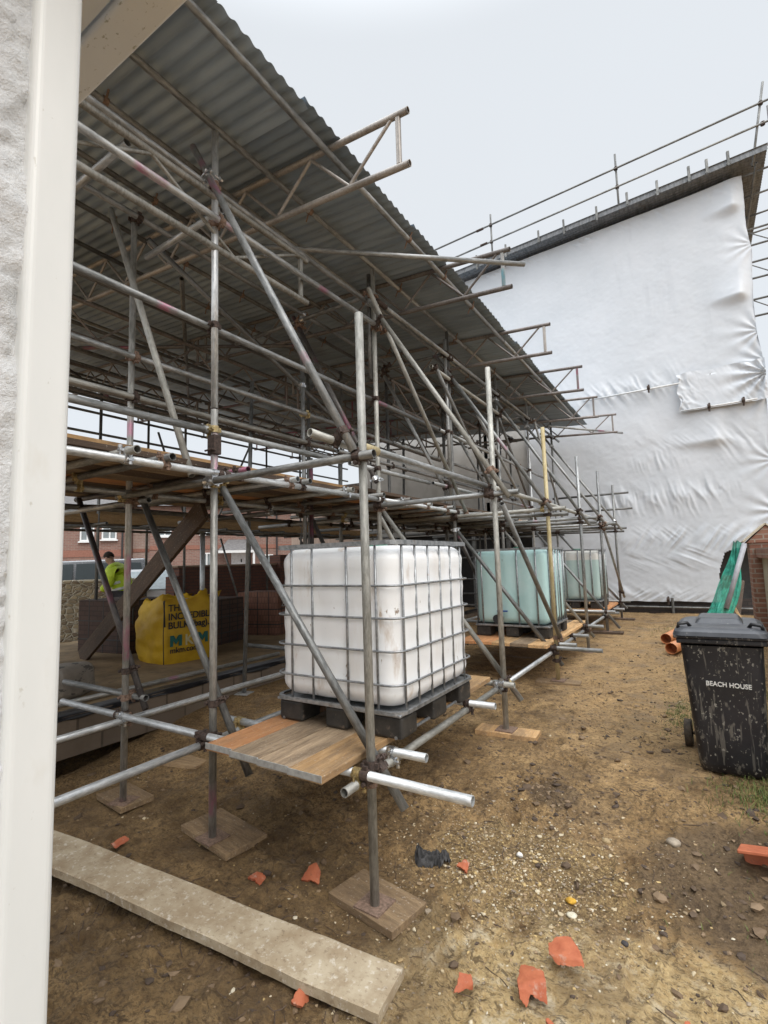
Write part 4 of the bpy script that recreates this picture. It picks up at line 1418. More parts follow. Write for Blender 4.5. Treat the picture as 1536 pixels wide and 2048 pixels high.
def ibc(x0, x1, y0, y1, z0, tank_m, label, grp, grid_cage=True, valve=False):
    t = thing('water_tank', label, 'water tank', ((x0 + x1) / 2, (y0 + y1) / 2, z0), grp)
    W, D = x1 - x0, y1 - y0
    zb, zt = z0 + 0.155, z0 + 1.135
    # tank bottle: rounded box with pillowed panels
    bm = bmesh.new()
    bmesh.ops.create_cube(bm, size=1.0)
    bmesh.ops.scale(bm, vec=(W - 0.03, D - 0.03, zt - zb - 0.03), verts=bm.verts)
    bmesh.ops.bevel(bm, geom=[e for e in bm.edges if abs(e.verts[0].co.z - e.verts[1].co.z) > 0.1], offset=0.13, segments=8, profile=0.5, affect='EDGES')
    bmesh.ops.bevel(bm, geom=[e for e in bm.edges if abs(e.verts[0].co.z - e.verts[1].co.z) < 1e-4 and e.is_boundary is False and len({round(f.normal.z, 2) for f in e.link_faces}) > 1], offset=0.09, segments=6, profile=0.5, affect='EDGES')
    bmesh.ops.subdivide_edges(bm, edges=[e for e in bm.edges if e.calc_length() > 0.2], cuts=14, use_grid_fill=True)
    bmesh.ops.triangulate(bm, faces=[f for f in bm.faces if len(f.verts) > 4])
    cxp, cyp, czp = (x0 + x1) / 2, (y0 + y1) / 2, (zb + zt) / 2 - 0.005
    for v in bm.verts:
        nz = (v.co.z) / (zt - zb)
        if grid_cage:
            pil = 0.004 * math.cos(v.co.z * 2 * PI / 0.19) * (1 if abs(nz) < 0.42 else 0) + 0.004 * math.cos(v.co.x * 2 * PI / 0.2) * math.cos(v.co.y * 2 * PI / 0.18)
        else:
            pil = 0.010 * math.cos((v.co.x + v.co.y) * 2 * PI / 0.26)
        dirv = Vector((v.co.x / W, v.co.y / D, 0))
        if dirv.length > 0.3:
            v.co += dirv.normalized() * pil
    mb = MB()
    mb.smooth = True
    mb.bm(bm, Matrix.Translation((cxp, cyp, czp)))
    mb.build('tank', tank_m, t)
    # cap
    mb = MB()
    mb.bar((cxp, cyp, zt - 0.05), (cxp, cyp, zt + 0.02), 0.085, 24)
    mb.bar((cxp, cyp, zt + 0.02), (cxp, cyp, zt + 0.03), 0.07, 24)
    mb.build('filler_cap', flat('green_cap', (0.04, 0.2, 0.13), 0.4), t)
    # cage
    def loop(z, off=0.0, rad=0.1, n=6):
        pts = []
        for cx_, cy_, a0_ in ((x1 - rad - off, y1 - rad - off, 0), (x0 + rad + off, y1 - rad - off, PI / 2), (x0 + rad + off, y0 + rad + off, PI), (x1 - rad - off, y0 + rad + off, 1.5 * PI)):
            for i in range(n + 1):
                a_ = a0_ + PI / 2 * i / n
                pts.append((cx_ + rad * math.cos(a_), cy_ + rad * math.sin(a_), z))
        return pts
    mb = MB()
    mb.smooth = True
    levels = ([0.305, 0.495, 0.685, 0.875] if grid_cage else [])
    for k, h in enumerate(levels):
        mb.path(loop(z0 + h, 0.0), 0.007, 8, True)
    mb.build('cage_rail', CAGE, t) if levels else None
    mb = MB()
    mb.smooth = True
    zs = (z0 + 0.16, z0 + 1.13)
    if grid_cage:
        xs = [x0 + W * q for q in (0.16, 0.34, 0.62, 0.84)]
        ysv = [y0 + D * q for q in (0.075, 0.225, 0.385, 0.545, 0.7, 0.86)]
        rv = 0.0075
    else:
        xs = [x0 + W * q for q in (0.13, 0.37, 0.61, 0.85)]
        ysv = [y0 + D * q for q in (0.12, 0.24, 0.36, 0.5, 0.64, 0.78, 0.9)]
        rv = 0.011
    for x in xs:
        for yv in (y0 + 0.012, y1 - 0.012):
            mb.bar((x, yv, zs[0]), (x, yv, zs[1]), rv, 8)
    for yv in ysv:
        for x in ((x0 + 0.012, x1 - 0.012) if not grid_cage or yv > y0 + 0.3 * D else (x1 - 0.012,)):
            mb.bar((x, yv, zs[0]), (x, yv, zs[1]), rv, 8)
    mb.build('cage_upright', CAGE, t)
    # flat top rim and bottom tray
    mb = MB()
    mb.smooth = False
    L = loop(0, 0)
    for z_, hh in ((z0 + 1.13, 0.028), (z0 + 0.15, 0.02)):
        rows = []
        for (x, y, _) in L + [L[0]]:
            dv = Vector((x - cxp, y - cyp, 0)).normalized()
            rows.append([(x, y, z_ - hh / 2), (x + dv.x * 0.006, y + dv.y * 0.006, z_ - hh / 2), (x + dv.x * 0.006, y + dv.y * 0.006, z_ + hh / 2), (x - dv.x * 0.02, y - dv.y * 0.02, z_ + hh / 2), (x - dv.x * 0.02, y - dv.y * 0.02, z_ + hh / 2 - 0.006)])
        mb.grid(rows)
        mb.build('top_rim' if hh > 0.025 else 'tray_rim', CAGE, t)
        mb = MB()
    mb.rbox((cxp, cyp, z0 + 0.137), (W - 0.03, D - 0.03, 0.016), 0.004, seg=1)
    mb.build('tray', CAGE, t)
    # pallet: nine feet and a deck
    mb = MB()
    for fx in (0.1, 0.5, 0.9):
        for fy in (0.1, 0.5, 0.9):
            wx = 0.2 if fx != 0.5 else 0.17
            mb = MB()
            mb.rbox((x0 + W * fx + (0.02 if fx < .3 else -0.02 if fx > .6 else 0), y0 + D * fy + (0.02 if fy < .3 else -0.02 if fy > .6 else 0), z0 + 0.064), (wx, 0.19, 0.126), 0.018, seg=3)
            mb.build('pallet_foot', PALLET, t)
    mb = MB()
    for fx in (0.06, 0.94):
        mb.path([(x0 + W * fx, y0 + 0.03, z0 + 0.012), (x0 + W * fx, y1 - 0.03, z0 + 0.012)], 0.01, 8)
    mb.build('skid', CAGE, t)
    if valve:
        mb = MB()
        vx_ = x0 + W * 0.36
        mb.bar((vx_, y0 + 0.03, z0 + 0.24), (vx_, y0 - 0.09, z0 + 0.24), 0.045, 18)
        mb.bar((vx_, y0 - 0.09, z0 + 0.24), (vx_, y0 - 0.12, z0 + 0.24), 0.055, 18)
        vobj = mb.build('valve', flat('black_valve', (0.02, 0.02, 0.022), 0.45), t)
        mb = MB()
        mb.bar((vx_, y0 - 0.04, z0 + 0.28), (vx_, y0 - 0.04, z0 + 0.33), 0.014, 10)
        mb.rbox((vx_ + 0.05, y0 - 0.045, z0 + 0.335), (0.14, 0.03, 0.018), 0.006)
        mb.build('valve_handle', flat('blue_handle', (0.02, 0.08, 0.32), 0.4), vobj)
    return t


ibc(-2.47, -1.49, 2.5, 3.58, 0.453, TANK_W, 'white caged water tank with rust stains, nearest of three', 'caged water tanks', True)
ibc(-2.64, -1.63, 6.42, 7.42, 0.453, TANK_T, 'pale green water tank with blue valve handle, upright bars only', 'caged water tanks', False, True)
ibc(-2.64, -1.65, 10.35, 11.35, 0.453, TANK_H, 'greyish green half full water tank, farthest of three', 'caged water tanks', False)

# ------------------------------------------------------------------ white sheeted building
SHW = NB('white_shrink_sheeting')
v_ = SHW.coords('World')
c_ = SHW.mix(SHW.ramp(SHW.noise(v_, 0.8, 5), 0.35, 0.7), (0.57, 0.595, 0.625), (0.64, 0.66, 0.69))
c_ = SHW.mix(SHW.math('MULTIPLY', SHW.ramp(SHW.noise(SHW.coords('World', (1, 1, 0.15)), 3, 5), 0.6, 0.75), 0.3), c_, (0.46, 0.48, 0.51))
SHW.color(c_)
SHW.rough(0.55)
SHW.bump(SHW.noise(v_, 45, 5, 0.7), 0.35, 0.006)
SHW = SHW.m
BY = 13.4
sb = thing('sheeted_building', 'tall building wrapped in wrinkled white shrink sheeting at the end', 'building', (-1.5, 14.5, 0.1))
X0, X1, Z0, Z1 = -5.6, 1.46, 0.36, 9.95
nx, nz = 330, 430
gxv, gzv = np.linspace(X0, X1, nx), np.linspace(Z0, Z1, nz)
SX, SZ = np.meshgrid(gxv, gzv, indexing='ij')
dsp = 0.035 * (fbm(SX * 0.7, SZ * 0.7, 3, 61) - 0.5) + 0.012 * (fbm(SX * 3, SZ * 3, 3, 62) - 0.5) + 0.006 * (fbm(SX * 14, SZ * 14, 3, 63) - 0.5)


def folds(zc, width, amp, freq, seed, x0=-9, x1=9, slant=0.0, soft=0.5):
    z_ = zc + 0.12 * (fbm(SX * 1.2, SX * 0 + seed, 3, seed) - 0.5)
    win = np.exp(-((SZ - z_) / width) ** 2)
    win *= np.clip((SX - x0) / soft, 0, 1) * np.clip((x1 - SX) / soft, 0, 1)
    patch = np.clip((fbm(SX * 1.1 + seed, SZ * 0.8, 3, seed + 5) - 0.36) * 4, 0, 1.2)
    r = 1 - np.abs(2 * fbm(SX * freq + slant * SZ * freq + 0.8 * fbm(SX * 2, SZ * 2, 2, seed + 9), SZ * freq * 0.16, 2, seed + 1) - 1)
    return 0.5 * amp * win * patch * (r ** 2 - 0.3)


dsp += folds(5.55, 0.3, 0.10, 6, 71, -3.2, 0.2, 0.5)
dsp += folds(4.0, 0.35, 0.09, 7, 72, -1.5, 1.5, 0.6)
dsp += folds(2.75, 0.3, 0.10, 8, 73, -2.4, 0.8, 0.25)
dsp += folds(3.6, 0.2, 0.06, 9, 74, -1.4, 0.2, 0.2)
dsp += folds(1.75, 0.22, 0.14, 6, 75, -2.4, 1.6, -0.8)
dsp += folds(1.35, 0.25, 0.10, 3.5, 76, -1.6, 0.6, 2.2)
dsp += folds(0.5, 0.2, 0.12, 4, 77, -9, 1.6, 1.2)
dsp += folds(9.75, 0.14, 0.08, 5, 78, -5, 1.6, 0.8)
for q_, (zc_, xa_, xb_) in enumerate(((5.5, -2.4, 0.2), (4.0, -1.0, 1.4), (2.85, -2.0, 1.0), (1.95, -2.2, 1.6), (1.6, -1.8, 1.5), (1.25, -1.6, 0.6), (0.5, -2.4, 0.4), (9.72, -4.5, 1.5))):
    dsp += folds(zc_, 0.16, 0.055, 15, 170 + q_, xa_, xb_, (-0.6, 0.8, 0.2, 1.1, -1.0, 2.0, -1.5, 0.5)[q_])
# radial tension folds at the right edge
for zc, am in ((8.3, 0.06), (6.3, 0.1), (5.6, 0.1), (4.9, 0.12), (3.4, 0.06), (2.3, 0.1)):
    dx_, dz_ = X1 - SX + 0.05, SZ - zc
    ang = np.arctan2(dz_, dx_)
    rr = np.hypot(dx_, dz_)
    dsp += am * np.sin(ang * 11) * np.exp(-(rr / 0.55) ** 2) * np.clip(rr / 0.12, 0, 1) * 0.2
# hidden tube ends push the sheet out into ledges
for x0_, x1_, zc, am in ((0.5, 1.22, 9.3, 0.17), (0.4, 1.2, 7.2, 0.18), (-0.6, 0.5, 4.0, 0.12)):
    xw = np.clip((SX - x0_) / (x1_ - x0_), 0, 1) ** 1.5 * (1 / (1 + np.exp((SX - x1_ - 0.1 - 0.1 * np.maximum(SZ - zc, 0)) / 0.045)))
    zw = np.where(SZ > zc, np.exp(-np.maximum(SZ - zc, 0) / 0.55), np.exp(-((SZ - zc) / 0.13) ** 2))
    dsp += am * xw * zw
edge = 0.035 * (fbm(SX * 0 + 3, SZ * 1.6, 3, 80) - 0.5) * 4
XX = SX + edge * np.clip((SX - 1.1) / 0.36, 0, 1) ** 2
ZZ = SZ + 0.05 * (fbm(SX * 2.2, SZ * 0, 3, 81) - 0.5) * np.clip((0.6 - SZ) / 0.24, 0, 1) + 0.24 * np.clip((SX + 4.4) / 5.9, -0.2, 1) * np.clip((SZ - 8.8) / 1.15, 0, 1) - 0.22 * np.clip((SZ - 8.8) / 1.15, 0, 1)
YY = BY - dsp
mb = MB()
mb.smooth = True
keep = np.ones((nx - 1, nz - 1), bool)
cxm, czm = (SX[:-1, :-1] + SX[1:, 1:]) / 2, (SZ[:-1, :-1] + SZ[1:, 1:]) / 2
hole = (cxm > 0.40 + 0.07 * np.sin(czm * 5)) & (czm < 1.55 - 0.1 * np.exp(-((cxm - 0.4) / 0.2) ** 2)) & (cxm < 1.3)
keep &= ~hole
keep &= ~((cxm < -3.75) & (czm < 5.4))
V = np.stack([XX, YY, ZZ], -1).reshape(-1, 3)
ii, jj = np.nonzero(keep)
a = ii * nz + jj
F = np.stack([a, a + nz, a + nz + 1, a + 1], -1)
me = bpy.data.meshes.new('sheeting')
me.from_pydata(V.tolist(), [], F.tolist())
me.polygons.foreach_set('use_smooth', np.ones(len(F), bool))
me.materials.append(SHW)
o = bpy.data.objects.new('sheeting', me)
finish(o, sb, Vector((0, 0, 0)))
# the sheeting returns round the right side
mb = MB()
mb.smooth = True
rows = []
for z in np.linspace(0.4, 9.9, 80):
    e = 0.14 * (fbm(np.array([3.0]), np.array([z * 1.6]), 3, 80)[0] - 0.5)
    rows.append([(X1 + e, BY - 0.01, z), (X1 + e + 0.02, BY + 0.15, z), (X1 + 0.02, BY + 1.0, z), (X1 + 0.02, BY + 4.0, z)])
mb.grid(rows)
mb.build('side_sheeting', SHW, sb)
# lapped patch with hem tube
mb = MB()
mb.smooth = True
px_, pz_ = np.linspace(-0.14, 1.5, 90), np.linspace(4.72, 5.62, 50)
PX, PZ = np.meshgrid(px_, pz_, indexing='ij')
pd = 0.055 + 0.05 * (1 - np.abs(2 * fbm(PX * 7 + PZ * 3, PZ * 3, 3, 91) - 1)) ** 2 * (np.exp(-((PX + 0.1) / 0.25) ** 2) + np.exp(-((PX - 1.5) / 0.4) ** 2) + 0.15) + 0.03 * fbm(PX * 2, PZ * 2, 3, 92)
dx_, dz_ = 1.45 - PX + 0.05, PZ - 5.3
pd += 0.05 * np.sin(np.arctan2(dz_, dx_) * 12) * np.exp(-(np.hypot(dx_, dz_) / 0.6) ** 2)
ZP = PZ + 0.02 * np.sin(PX * 9) * (PZ > 5.5) + 0.03 * (PX + 0.14) * 0 
mb.grid([[(PX[i, j] + 0.03 * math.sin(PZ[i, j] * 13) * (i < 3), BY - pd[i, j] - 0.02, ZP[i, j]) for j in range(50)] for i in range(90)])
mb.build('sheeting_patch', SHW, sb)
mb = MB()
mb.smooth = True
mb.bar((-0.12, BY - 0.2, 4.72), (1.3, BY - 0.2, 4.73), 0.02, 12)
mb.bar((-2.2, BY - 0.1, 5.4), (-0.1, BY - 0.12, 5.4), 0.022, 14)
mb.build('hem_tube', flat('white_hem', (0.66, 0.67, 0.67), 0.4), sb)
mb = MB()
for x, z, yo in ((-0.74, 5.41, 0.2), (0.42, 4.73, 0.22), (1.05, 4.74, 0.22), (-0.7, 0.42, 0.12)):
    mb.ring((x, BY - yo, z), (1, 0, 0), 0.03, 0.05, 0.06, 12)
    mb.bar((x, BY - yo, z - 0.12), (x + 0.01, BY - yo, z + 0.07), 0.02, 8)
mb.build('tie_clamp', RUSTD, sb)
# body behind the sheeting, dark base, base rail
DARKB = flat('dark_plinth', (0.035, 0.03, 0.028), 0.9)
mb = MB()
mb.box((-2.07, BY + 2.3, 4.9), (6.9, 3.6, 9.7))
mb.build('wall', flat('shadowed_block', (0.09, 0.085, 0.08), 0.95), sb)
mb = MB()
mb.box((-1.2, BY + 0.12, 0.2), (5.3, 0.1, 0.5))
mb.build('plinth', brick_mat('dark_brick_plinth', (0.06, 0.045, 0.04), (0.04, 0.032, 0.03), (0.03, 0.028, 0.026), dirt_amt=0.2), sb)
mb = MB()
mb.bar((-2.4, BY + 0.0, 0.235), (0.9, BY + 0.0, 0.235), 0.022, 10)
mb.bar((-0.62, BY, 0.0), (-0.62, BY, 0.45), 0.03, 10)
mb.build('base_rail', GALV_DARK, sb)
# roof shelter: corrugated deck overhanging front and right
RSH = mat('dark_corrugated_roof', (0.12, 0.125, 0.13), (0.24, 0.245, 0.25), 4, 0.5, 0.3, 0.1, 0.003, 'World', stretch=(6, 1, 1), spots=[((0.1, 0.07, 0.05), 3, 0.58, 0.7, (2, 1, 1), 0.6)])
mb = MB()
mb.smooth = True
rows = []
for x in np.linspace(-6.2, 1.92, 3):
    z = 9.84 + 0.36 * (x + 5.2) / 7.1
    row = []
    for t in np.linspace(12.98, 17.5, 46 * 8):
        yy0 = max(t, 12.98 + 0.05 * (-x) * (x < 0))
        row.append((x, t, z + 0.02 * math.cos(t * 2 * PI / 0.1) + 0.03))
    rows.append(row)
mb.grid(rows)
mb.smooth = False
# layered folded front edge
for k in range(4):
    mb.add([(-6.2, 12.98 + k * 0.012, 9.68 + k * 0.035), (1.9, 12.97 + k * 0.012, 10.08 + k * 0.035), (1.9, 12.97 + k * 0.012, 10.115 + k * 0.035), (-6.2, 12.98 + k * 0.012, 9.715 + k * 0.035)], [(0, 1, 2, 3)])
mb.build('roof', RSH, sb)
for x in (-4.75, -3.9, -3.0, -2.35, -1.55, -0.85, -0.2, 0.45, 0.8, 1.2):
    z = 9.72 + 0.36 * (x + 5.2) / 7.1
    mb = MB()
    mb.box((x, 12.95, z + 0.12 + random.uniform(0, 0.06)), (0.05, 0.05, 0.3 + random.uniform(0, 0.12)), 0.2)
    mb.ring((x, 12.95, z + 0.02), (0, 1, 0), 0.025, 0.042, 0.05, 8)
    mb.build('roof_stop', GALV_DARK, sb)
# underside tubes on the right overhang
for yv in (13.5, 14.4, 15.3, 16.2):
    tube('roof_bearer', (1.3, yv, 9.98), (2.6, yv, 10.06), GALV_DARK, sb, reg=False)
tube('roof_bearer', (1.7, 13.1, 9.95), (1.7, 17.3, 9.95), GALV_DARK, sb, reg=False)
for k, (yv, zz_) in enumerate(((14.3, 8.72), (14.3, 7.9), (14.1, 6.9))):
    mb = MB()
    lattice(mb, (2.6, yv, zz_), (1.35, yv, zz_), 0.4, pitch=0.4)
    mb.build('lattice_beam', [GALV_DARK, GALV_DARK], sb)
mb = MB()
mb.bar((1.36, 14.25, 8.5), (1.36, 14.25, 9.9), 0.03, 10)
mb.build('side_post', GALV_DARK, sb)

# guard rail on that roof
gr = thing('roof_guard_rail', 'thin tube guard rail along the top of the sheeted building', 'guard rail', (-1.5, 13.1, 9.9))
for x, z0_, z1_ in ((-4.33, 9.7, 11.25), (-1.05, 9.95, 11.5), (1.88, 9.9, 11.75)):
    tube('post', (x - (0.25 if x > 1 else 0), 13.1, z0_), (x + (0.08 if x > 1 else 0), 13.1, z1_), GALV_DARK, gr, reg=False)
tube('post', (2.12, 13.9, 10.0), (2.12, 13.9, 11.75), GALV_DARK, gr, reg=False)
tube('rail', (-9.5, 13.06, 10.62), (2.05, 13.06, 11.27), GALV_DARK, gr, reg=False)
tube('rail', (-9.5, 13.06, 10.10), (2.3, 13.06, 10.80), GALV_DARK, gr, reg=False)
mb = MB()
for x in (-4.33, -1.05, 1.88):
    for zz_ in (10.12 + 0.0593 * (x + 9.2), 10.64 + 0.0563 * (x + 9.2)):
        mb.ring((x, 13.08, zz_), (0, 0, 1), 0.025, 0.045, 0.07, 10)
for x in (-4.75, -4.65):
    mb.bar((x, 13.06, 10.4 if x > -4.7 else 10.88), (x + 0.2, 13.06, 10.41 if x > -4.7 else 10.89), 0.036, 10)
mb.build('rail_clamp', RUSTD, gr)

# ------------------------------------------------------------------ grey rendered building beneath the far end of the roof
gb = thing('rendered_building', 'grey rendered wall with dark window under the far end of the roof', 'building', (-6.2, 13.8, 0.1))
GREYR = mat('grey_render', (0.36, 0.345, 0.32), (0.46, 0.445, 0.42), 2, 0.9, 0, 0.2, 0.004, 'World', spots=[((0.3, 0.28, 0.25), 4, 0.55, 0.7, (1, 1, 0.3), 0.5)])
mb = MB()
mb.box((-7.0, 13.62, 3.8), (4.2, 0.3, 3.2))
mb.box((-4.15, 13.62, 3.8), (0.9, 0.3, 3.2))
mb.box((-4.75, 13.62, 2.62), (0.5, 0.3, 0.84))
mb.box((-4.75, 13.62, 4.85), (0.5, 0.3, 1.1))
mb.box((-8.6, 13.62, 1.1), (0.9, 0.3, 2.3))
mb.build('wall', GREYR, gb)
mb = MB()
mb.box((-4.75, 13.7, 3.67), (0.5, 0.05, 1.3))
mb.build('window', flat('dark_glass', (0.02, 0.022, 0.025), 0.15), gb)
mb = MB()
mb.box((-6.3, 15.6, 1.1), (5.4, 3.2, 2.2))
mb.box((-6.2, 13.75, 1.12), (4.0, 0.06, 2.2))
mb.build('dark_recess', flat('recess_shade_black', (0.03, 0.028, 0.027), 0.95), gb)  # solid near-black boxes; the shade of the open interior is put into their colour
mb = MB()
for x in (-7.9, -6.6, -5.4, -4.4, -3.4):
    mb.box((x, 13.4, 1.05), (0.1, 0.1, 2.1))
for z in (0.5, 0.9, 1.5, 2.0):
    mb.bar((-8.4, 13.3, z), (-2.9, 13.3, z + 0.02), 0.024, 8)
mb.build('inner_prop', GALV_DARK, gb)
# pink timber clad shed left of it
cb = thing('clad_shed', 'pinkish timber clad outbuilding seen beyond the deck', 'outbuilding', (-10.8, 14.5, 0.1))
CLAD = mat('pink_cladding', (0.4, 0.3, 0.24), (0.52, 0.4, 0.33), 3, 0.85, 0, 0.2, 0.004, 'World', stretch=(9, 9, 0.4))
mb = MB()
mb.box((-10.9, 14.6, 2.0), (3.6, 1.6, 4.0))
mb.build('wall', CLAD, cb)
mb = MB()
mb.box((-10.9, 14.5, 4.04), (3.8, 2.0, 0.1))
mb.build('roof', flat('shed_roof', (0.12, 0.1, 0.09), 0.9), cb)

# ------------------------------------------------------------------ far scaffold along the street side
fs_ = thing('far_scaffold', 'dark tube scaffold with guard rails on the street side of the plot', 'scaffold', (-9.0, 7, 0))
fy = [2.6, 4.3, 5.92, 7.55, 9.2, 10.8, 12.4]
for k, y in enumerate(fy):
    tube('standard', (-9.3, y, 0.0), (-9.3, y, 4.75), GALV_DARK, fs_, reg=False, seg=10)
    tube('standard', (-8.25, y + 0.1, 0.19), (-8.25, y + 0.1, 4.55), GALV_DARK, fs_, reg=False, seg=10)
    tube('transom', (-9.6, y + 0.05, 2.2), (-7.9, y + 0.05, 2.2), GALV_DARK, fs_, reg=False, seg=10)
    tube('transom', (-9.5, y + 0.85, 2.2), (-7.95, y + 0.85, 2.2), GALV_DARK, fs_, reg=False, seg=10)
for x, z in ((-9.35, 4.36), (-9.35, 3.97), (-8.3, 2.15), (-9.25, 2.15), (-9.35, 4.72)):
    tube('ledger', (x, 0.6, z), (x, 12.8, z + 0.08), GALV_DARK, fs_, reg=False, seg=10)
for p, q in (((-9.4, 6.2, 4.3), (-9.4, 7.0, 2.2)), ((-9.4, 8.8, 4.6), (-9.4, 7.6, 2.3)), ((-8.3, 10.9, 0.3), (-8.3, 9.3, 2.1)), ((-9.4, 3.5, 0.2), (-9.4, 4.0, 2.1)), ((-9.25, 8.4, 0.2), (-9.25, 7.7, 2.1)),
             ((-8.3, 9.4, 0.2), (-8.9, 8.2, 2.1))):
    tube('brace', p, q, GALV_DARK, fs_, reg=False, seg=10)
for k in range(4):
    x0 = -9.22 + 0.235 * k
    board('deck_board', x0, x0 + 0.225, 0.8, 12.6, 2.225, WOOD_D, fs_)
mb = MB()
mb.box((-9.27, 6.7, 2.43), (0.04, 12.0, 0.26))
mb.build('toe_board', WOOD_YD, fs_)
mb = MB()
mb.box((-8.25, 6.7, 2.3), (0.04, 12.0, 0.15))
mb.build('toe_board', WOOD_YD, fs_)

# ------------------------------------------------------------------ brick packs, bulk bag, sacks on the slab
PACKB = brick_mat('new_brick_pack', (0.19, 0.09, 0.06), (0.26, 0.125, 0.085), (0.07, 0.045, 0.035), 0.0725, 0.11, 0.004, 'x+y', dirt=(0.1, 0.06, 0.045), dirt_amt=0.4)
PACKD = brick_mat('dark_brick_pack', (0.06, 0.034, 0.026), (0.085, 0.05, 0.038), (0.028, 0.02, 0.016), 0.22, 0.075, 0.006, 'x+y', dirt_amt=0.3)
STRAP = flat('black_strap', (0.02, 0.02, 0.02), 0.5)


def pack(cx_, cy_, wx, wy, h, rz, m, label, marks=False):
    t = thing('brick_pack', label, 'brick pack', (cx_, cy_, 0.19), 'packs of bricks on the slab')
    mb = MB()
    mb.rbox((cx_, cy_, 0.19 + h / 2), (wx, wy, h), 0.008, rz, seg=1)
    mb.build('bricks', m, t, rot=Matrix.Rotation(rz, 4, 'Z'))
    mb = MB()
    R = Matrix.Translation((cx_, cy_, 0.19)) @ Matrix.Rotation(rz, 4, 'Z')
    for k in (0.25, 0.6):
        for sx in (-1, 1):
            mb.box((sx * (wx / 2 + 0.002), 0, h * k), (0.004, wy + 0.006, 0.016), M=R)
            mb.box((0, sx * (wy / 2 + 0.002), h * k), (wx + 0.006, 0.004, 0.016), M=R)
    for k in (-0.28, 0.0, 0.28):
        mb.box((wx * k, -wy / 2 - 0.002, h / 2), (0.014, 0.004, h), M=R)
        mb.box((wx / 2 + 0.002, wy * k, h / 2), (0.004, 0.014, h), M=R)
    mb.build('strap', STRAP, t)
    if marks:
        mb = MB()
        def stroke(pts, r_=0.012):
            mb.path([R @ Vector((wx / 2 + 0.006, p[0], p[1])) for p in pts], r_, 5)
        stroke([(-0.16, h * 0.86), (-0.10, h * 0.9), (-0.1, h * 0.78), (-0.17, h * 0.66), (-0.08, h * 0.66)])
        stroke([(-0.02, h * 0.9), (-0.05, h * 0.72), (0.03, h * 0.62), (0.05, h * 0.72), (-0.03, h * 0.74)])
        mb.build('chalk_mark', flat('white_chalk', (0.6, 0.6, 0.58), 0.9), t)
        mb = MB()
        stroke([(0.2, h * 0.92), (0.19, h * 0.5), (0.12, h * 0.38), (0.26, h * 0.4)], 0.014)
        mb.build('paint_mark', flat('teal_spray', (0.06, 0.25, 0.2), 0.8), t)


pack(-7.08, 6.98, 0.85, 0.62, 0.78, 0.25, PACKB, 'reddish brick pack with white chalk mark behind the post', True)
pack(-7.25, 5.75, 0.95, 0.75, 0.74, 0.2, PACKD, 'dark brick pack standing behind the yellow bulk bag')
pack(-8.0, 4.75, 1.15, 0.8, 0.8, 0.15, PACKD, 'dark brick pack left of the bulk bag in front of the worker')
pack(-6.9, 2.75, 0.7, 0.6, 0.95, 0.1, PACKD, 'tall dark brick pack beside the white house corner')

# bulk bag with printed face
YEL = mat('yellow_woven_bag', (0.55, 0.32, 0.01), (0.68, 0.42, 0.02), 4, 0.6, 0, 0.3, 0.01, spots=[((0.45, 0.24, 0.02), 3, 0.56, 0.75, (1, 1, 1), 0.5)])
bag = thing('bulk_bag', 'yellow printed builders bulk bag standing on the slab', 'bulk bag', (-6.42, 4.55, 0.19))
BRZ = -0.1
RB = Matrix.Translation((-6.42, 4.56, 0.19)) @ Matrix.Rotation(BRZ, 4, 'Z')
mb = MB()
mb.smooth = True
nseg, nlev = 64, 26
rows = []
for i in range(nlev):
    h = i / (nlev - 1)
    row = []
    for k in range(nseg + 1):
        a_ = 2 * PI * k / nseg
        c_, s_ = math.cos(a_), math.sin(a_)
        e = 5.0 if h < 0.9 else 3.5
        rr = (abs(c_) ** e + abs(s_) ** e) ** (-1 / e)
        w_ = 0.395 + (0.05 if c_ < 0.75 else 0.035) * math.sin(PI * min(1, h * 1.15)) - 0.03 * (h > 0.8) * (h - 0.8) / 0.2
        wr = (0.05 if c_ < 0.75 else 0.006) * (fbm(np.array([a_ * 3.0]), np.array([h * 11]), 4, 101)[0] - 0.5) * (1 if (abs(c_) < 0.97 or c_ < 0) else 0.2)
        zt_ = h * (0.85 + 0.05 * math.cos(2 * a_ * 2 + PI) + 0.03 * math.sin(a_ * 3) + 0.05 * c_)
        row.append(RB @ Vector((c_ * rr * (w_ + wr), s_ * rr * (w_ + wr), zt_)))
    rows.append(row)
# turn the rim inwards so the bag reads as open and full
for inset, drop in ((0.06, -0.01), (0.2, -0.09), (0.4, -0.1)):
    row = []
    for k in range(nseg + 1):
        p_ = RB.inverted() @ rows[nlev - 1][k]
        q_ = Vector((p_.x * (1 - inset), p_.y * (1 - inset), p_.z + drop + 0.03 * math.sin(k * 1.7)))
        row.append(RB @ q_)
    rows.append(row)
mb.grid(rows)
mb.build('bag_body', YEL, bag)
mb = MB()
mb.smooth = True
for sx, sy in ((-1, -1), (1, -1), (1, 1), (-1, 1)):
    p0 = Vector((0.385 * sx, 0.385 * sy, 0.84))
    # corner ears
    mb.add([RB @ (p0 + Vector(d)) for d in ((0.03 * sx, 0.03 * sy, 0.0), (-0.16 * sx, 0.02 * sy, 0.04), (0.02 * sx, -0.16 * sy, 0.04), (0.06 * sx, 0.06 * sy, 0.1 if sx > 0 else -0.04))], [(0, 1, 3), (0, 3, 2), (1, 2, 3)])
mb.build('corner_ear', YEL, bag)
mb = MB()
for pts in ([(0.42, 0.4, 0.4), (0.43, 0.4, 0.8), (0.41, 0.36, 0.98), (0.37, 0.3, 1.05)], [(0.425, -0.4, 0.5), (0.42, -0.41, 0.82), (0.34, -0.36, 0.9)], [(-0.4, -0.42, 0.5), (-0.4, -0.42, 0.85)]):
    mb.path([RB @ Vector(p) for p in pts], 0.013, 6)
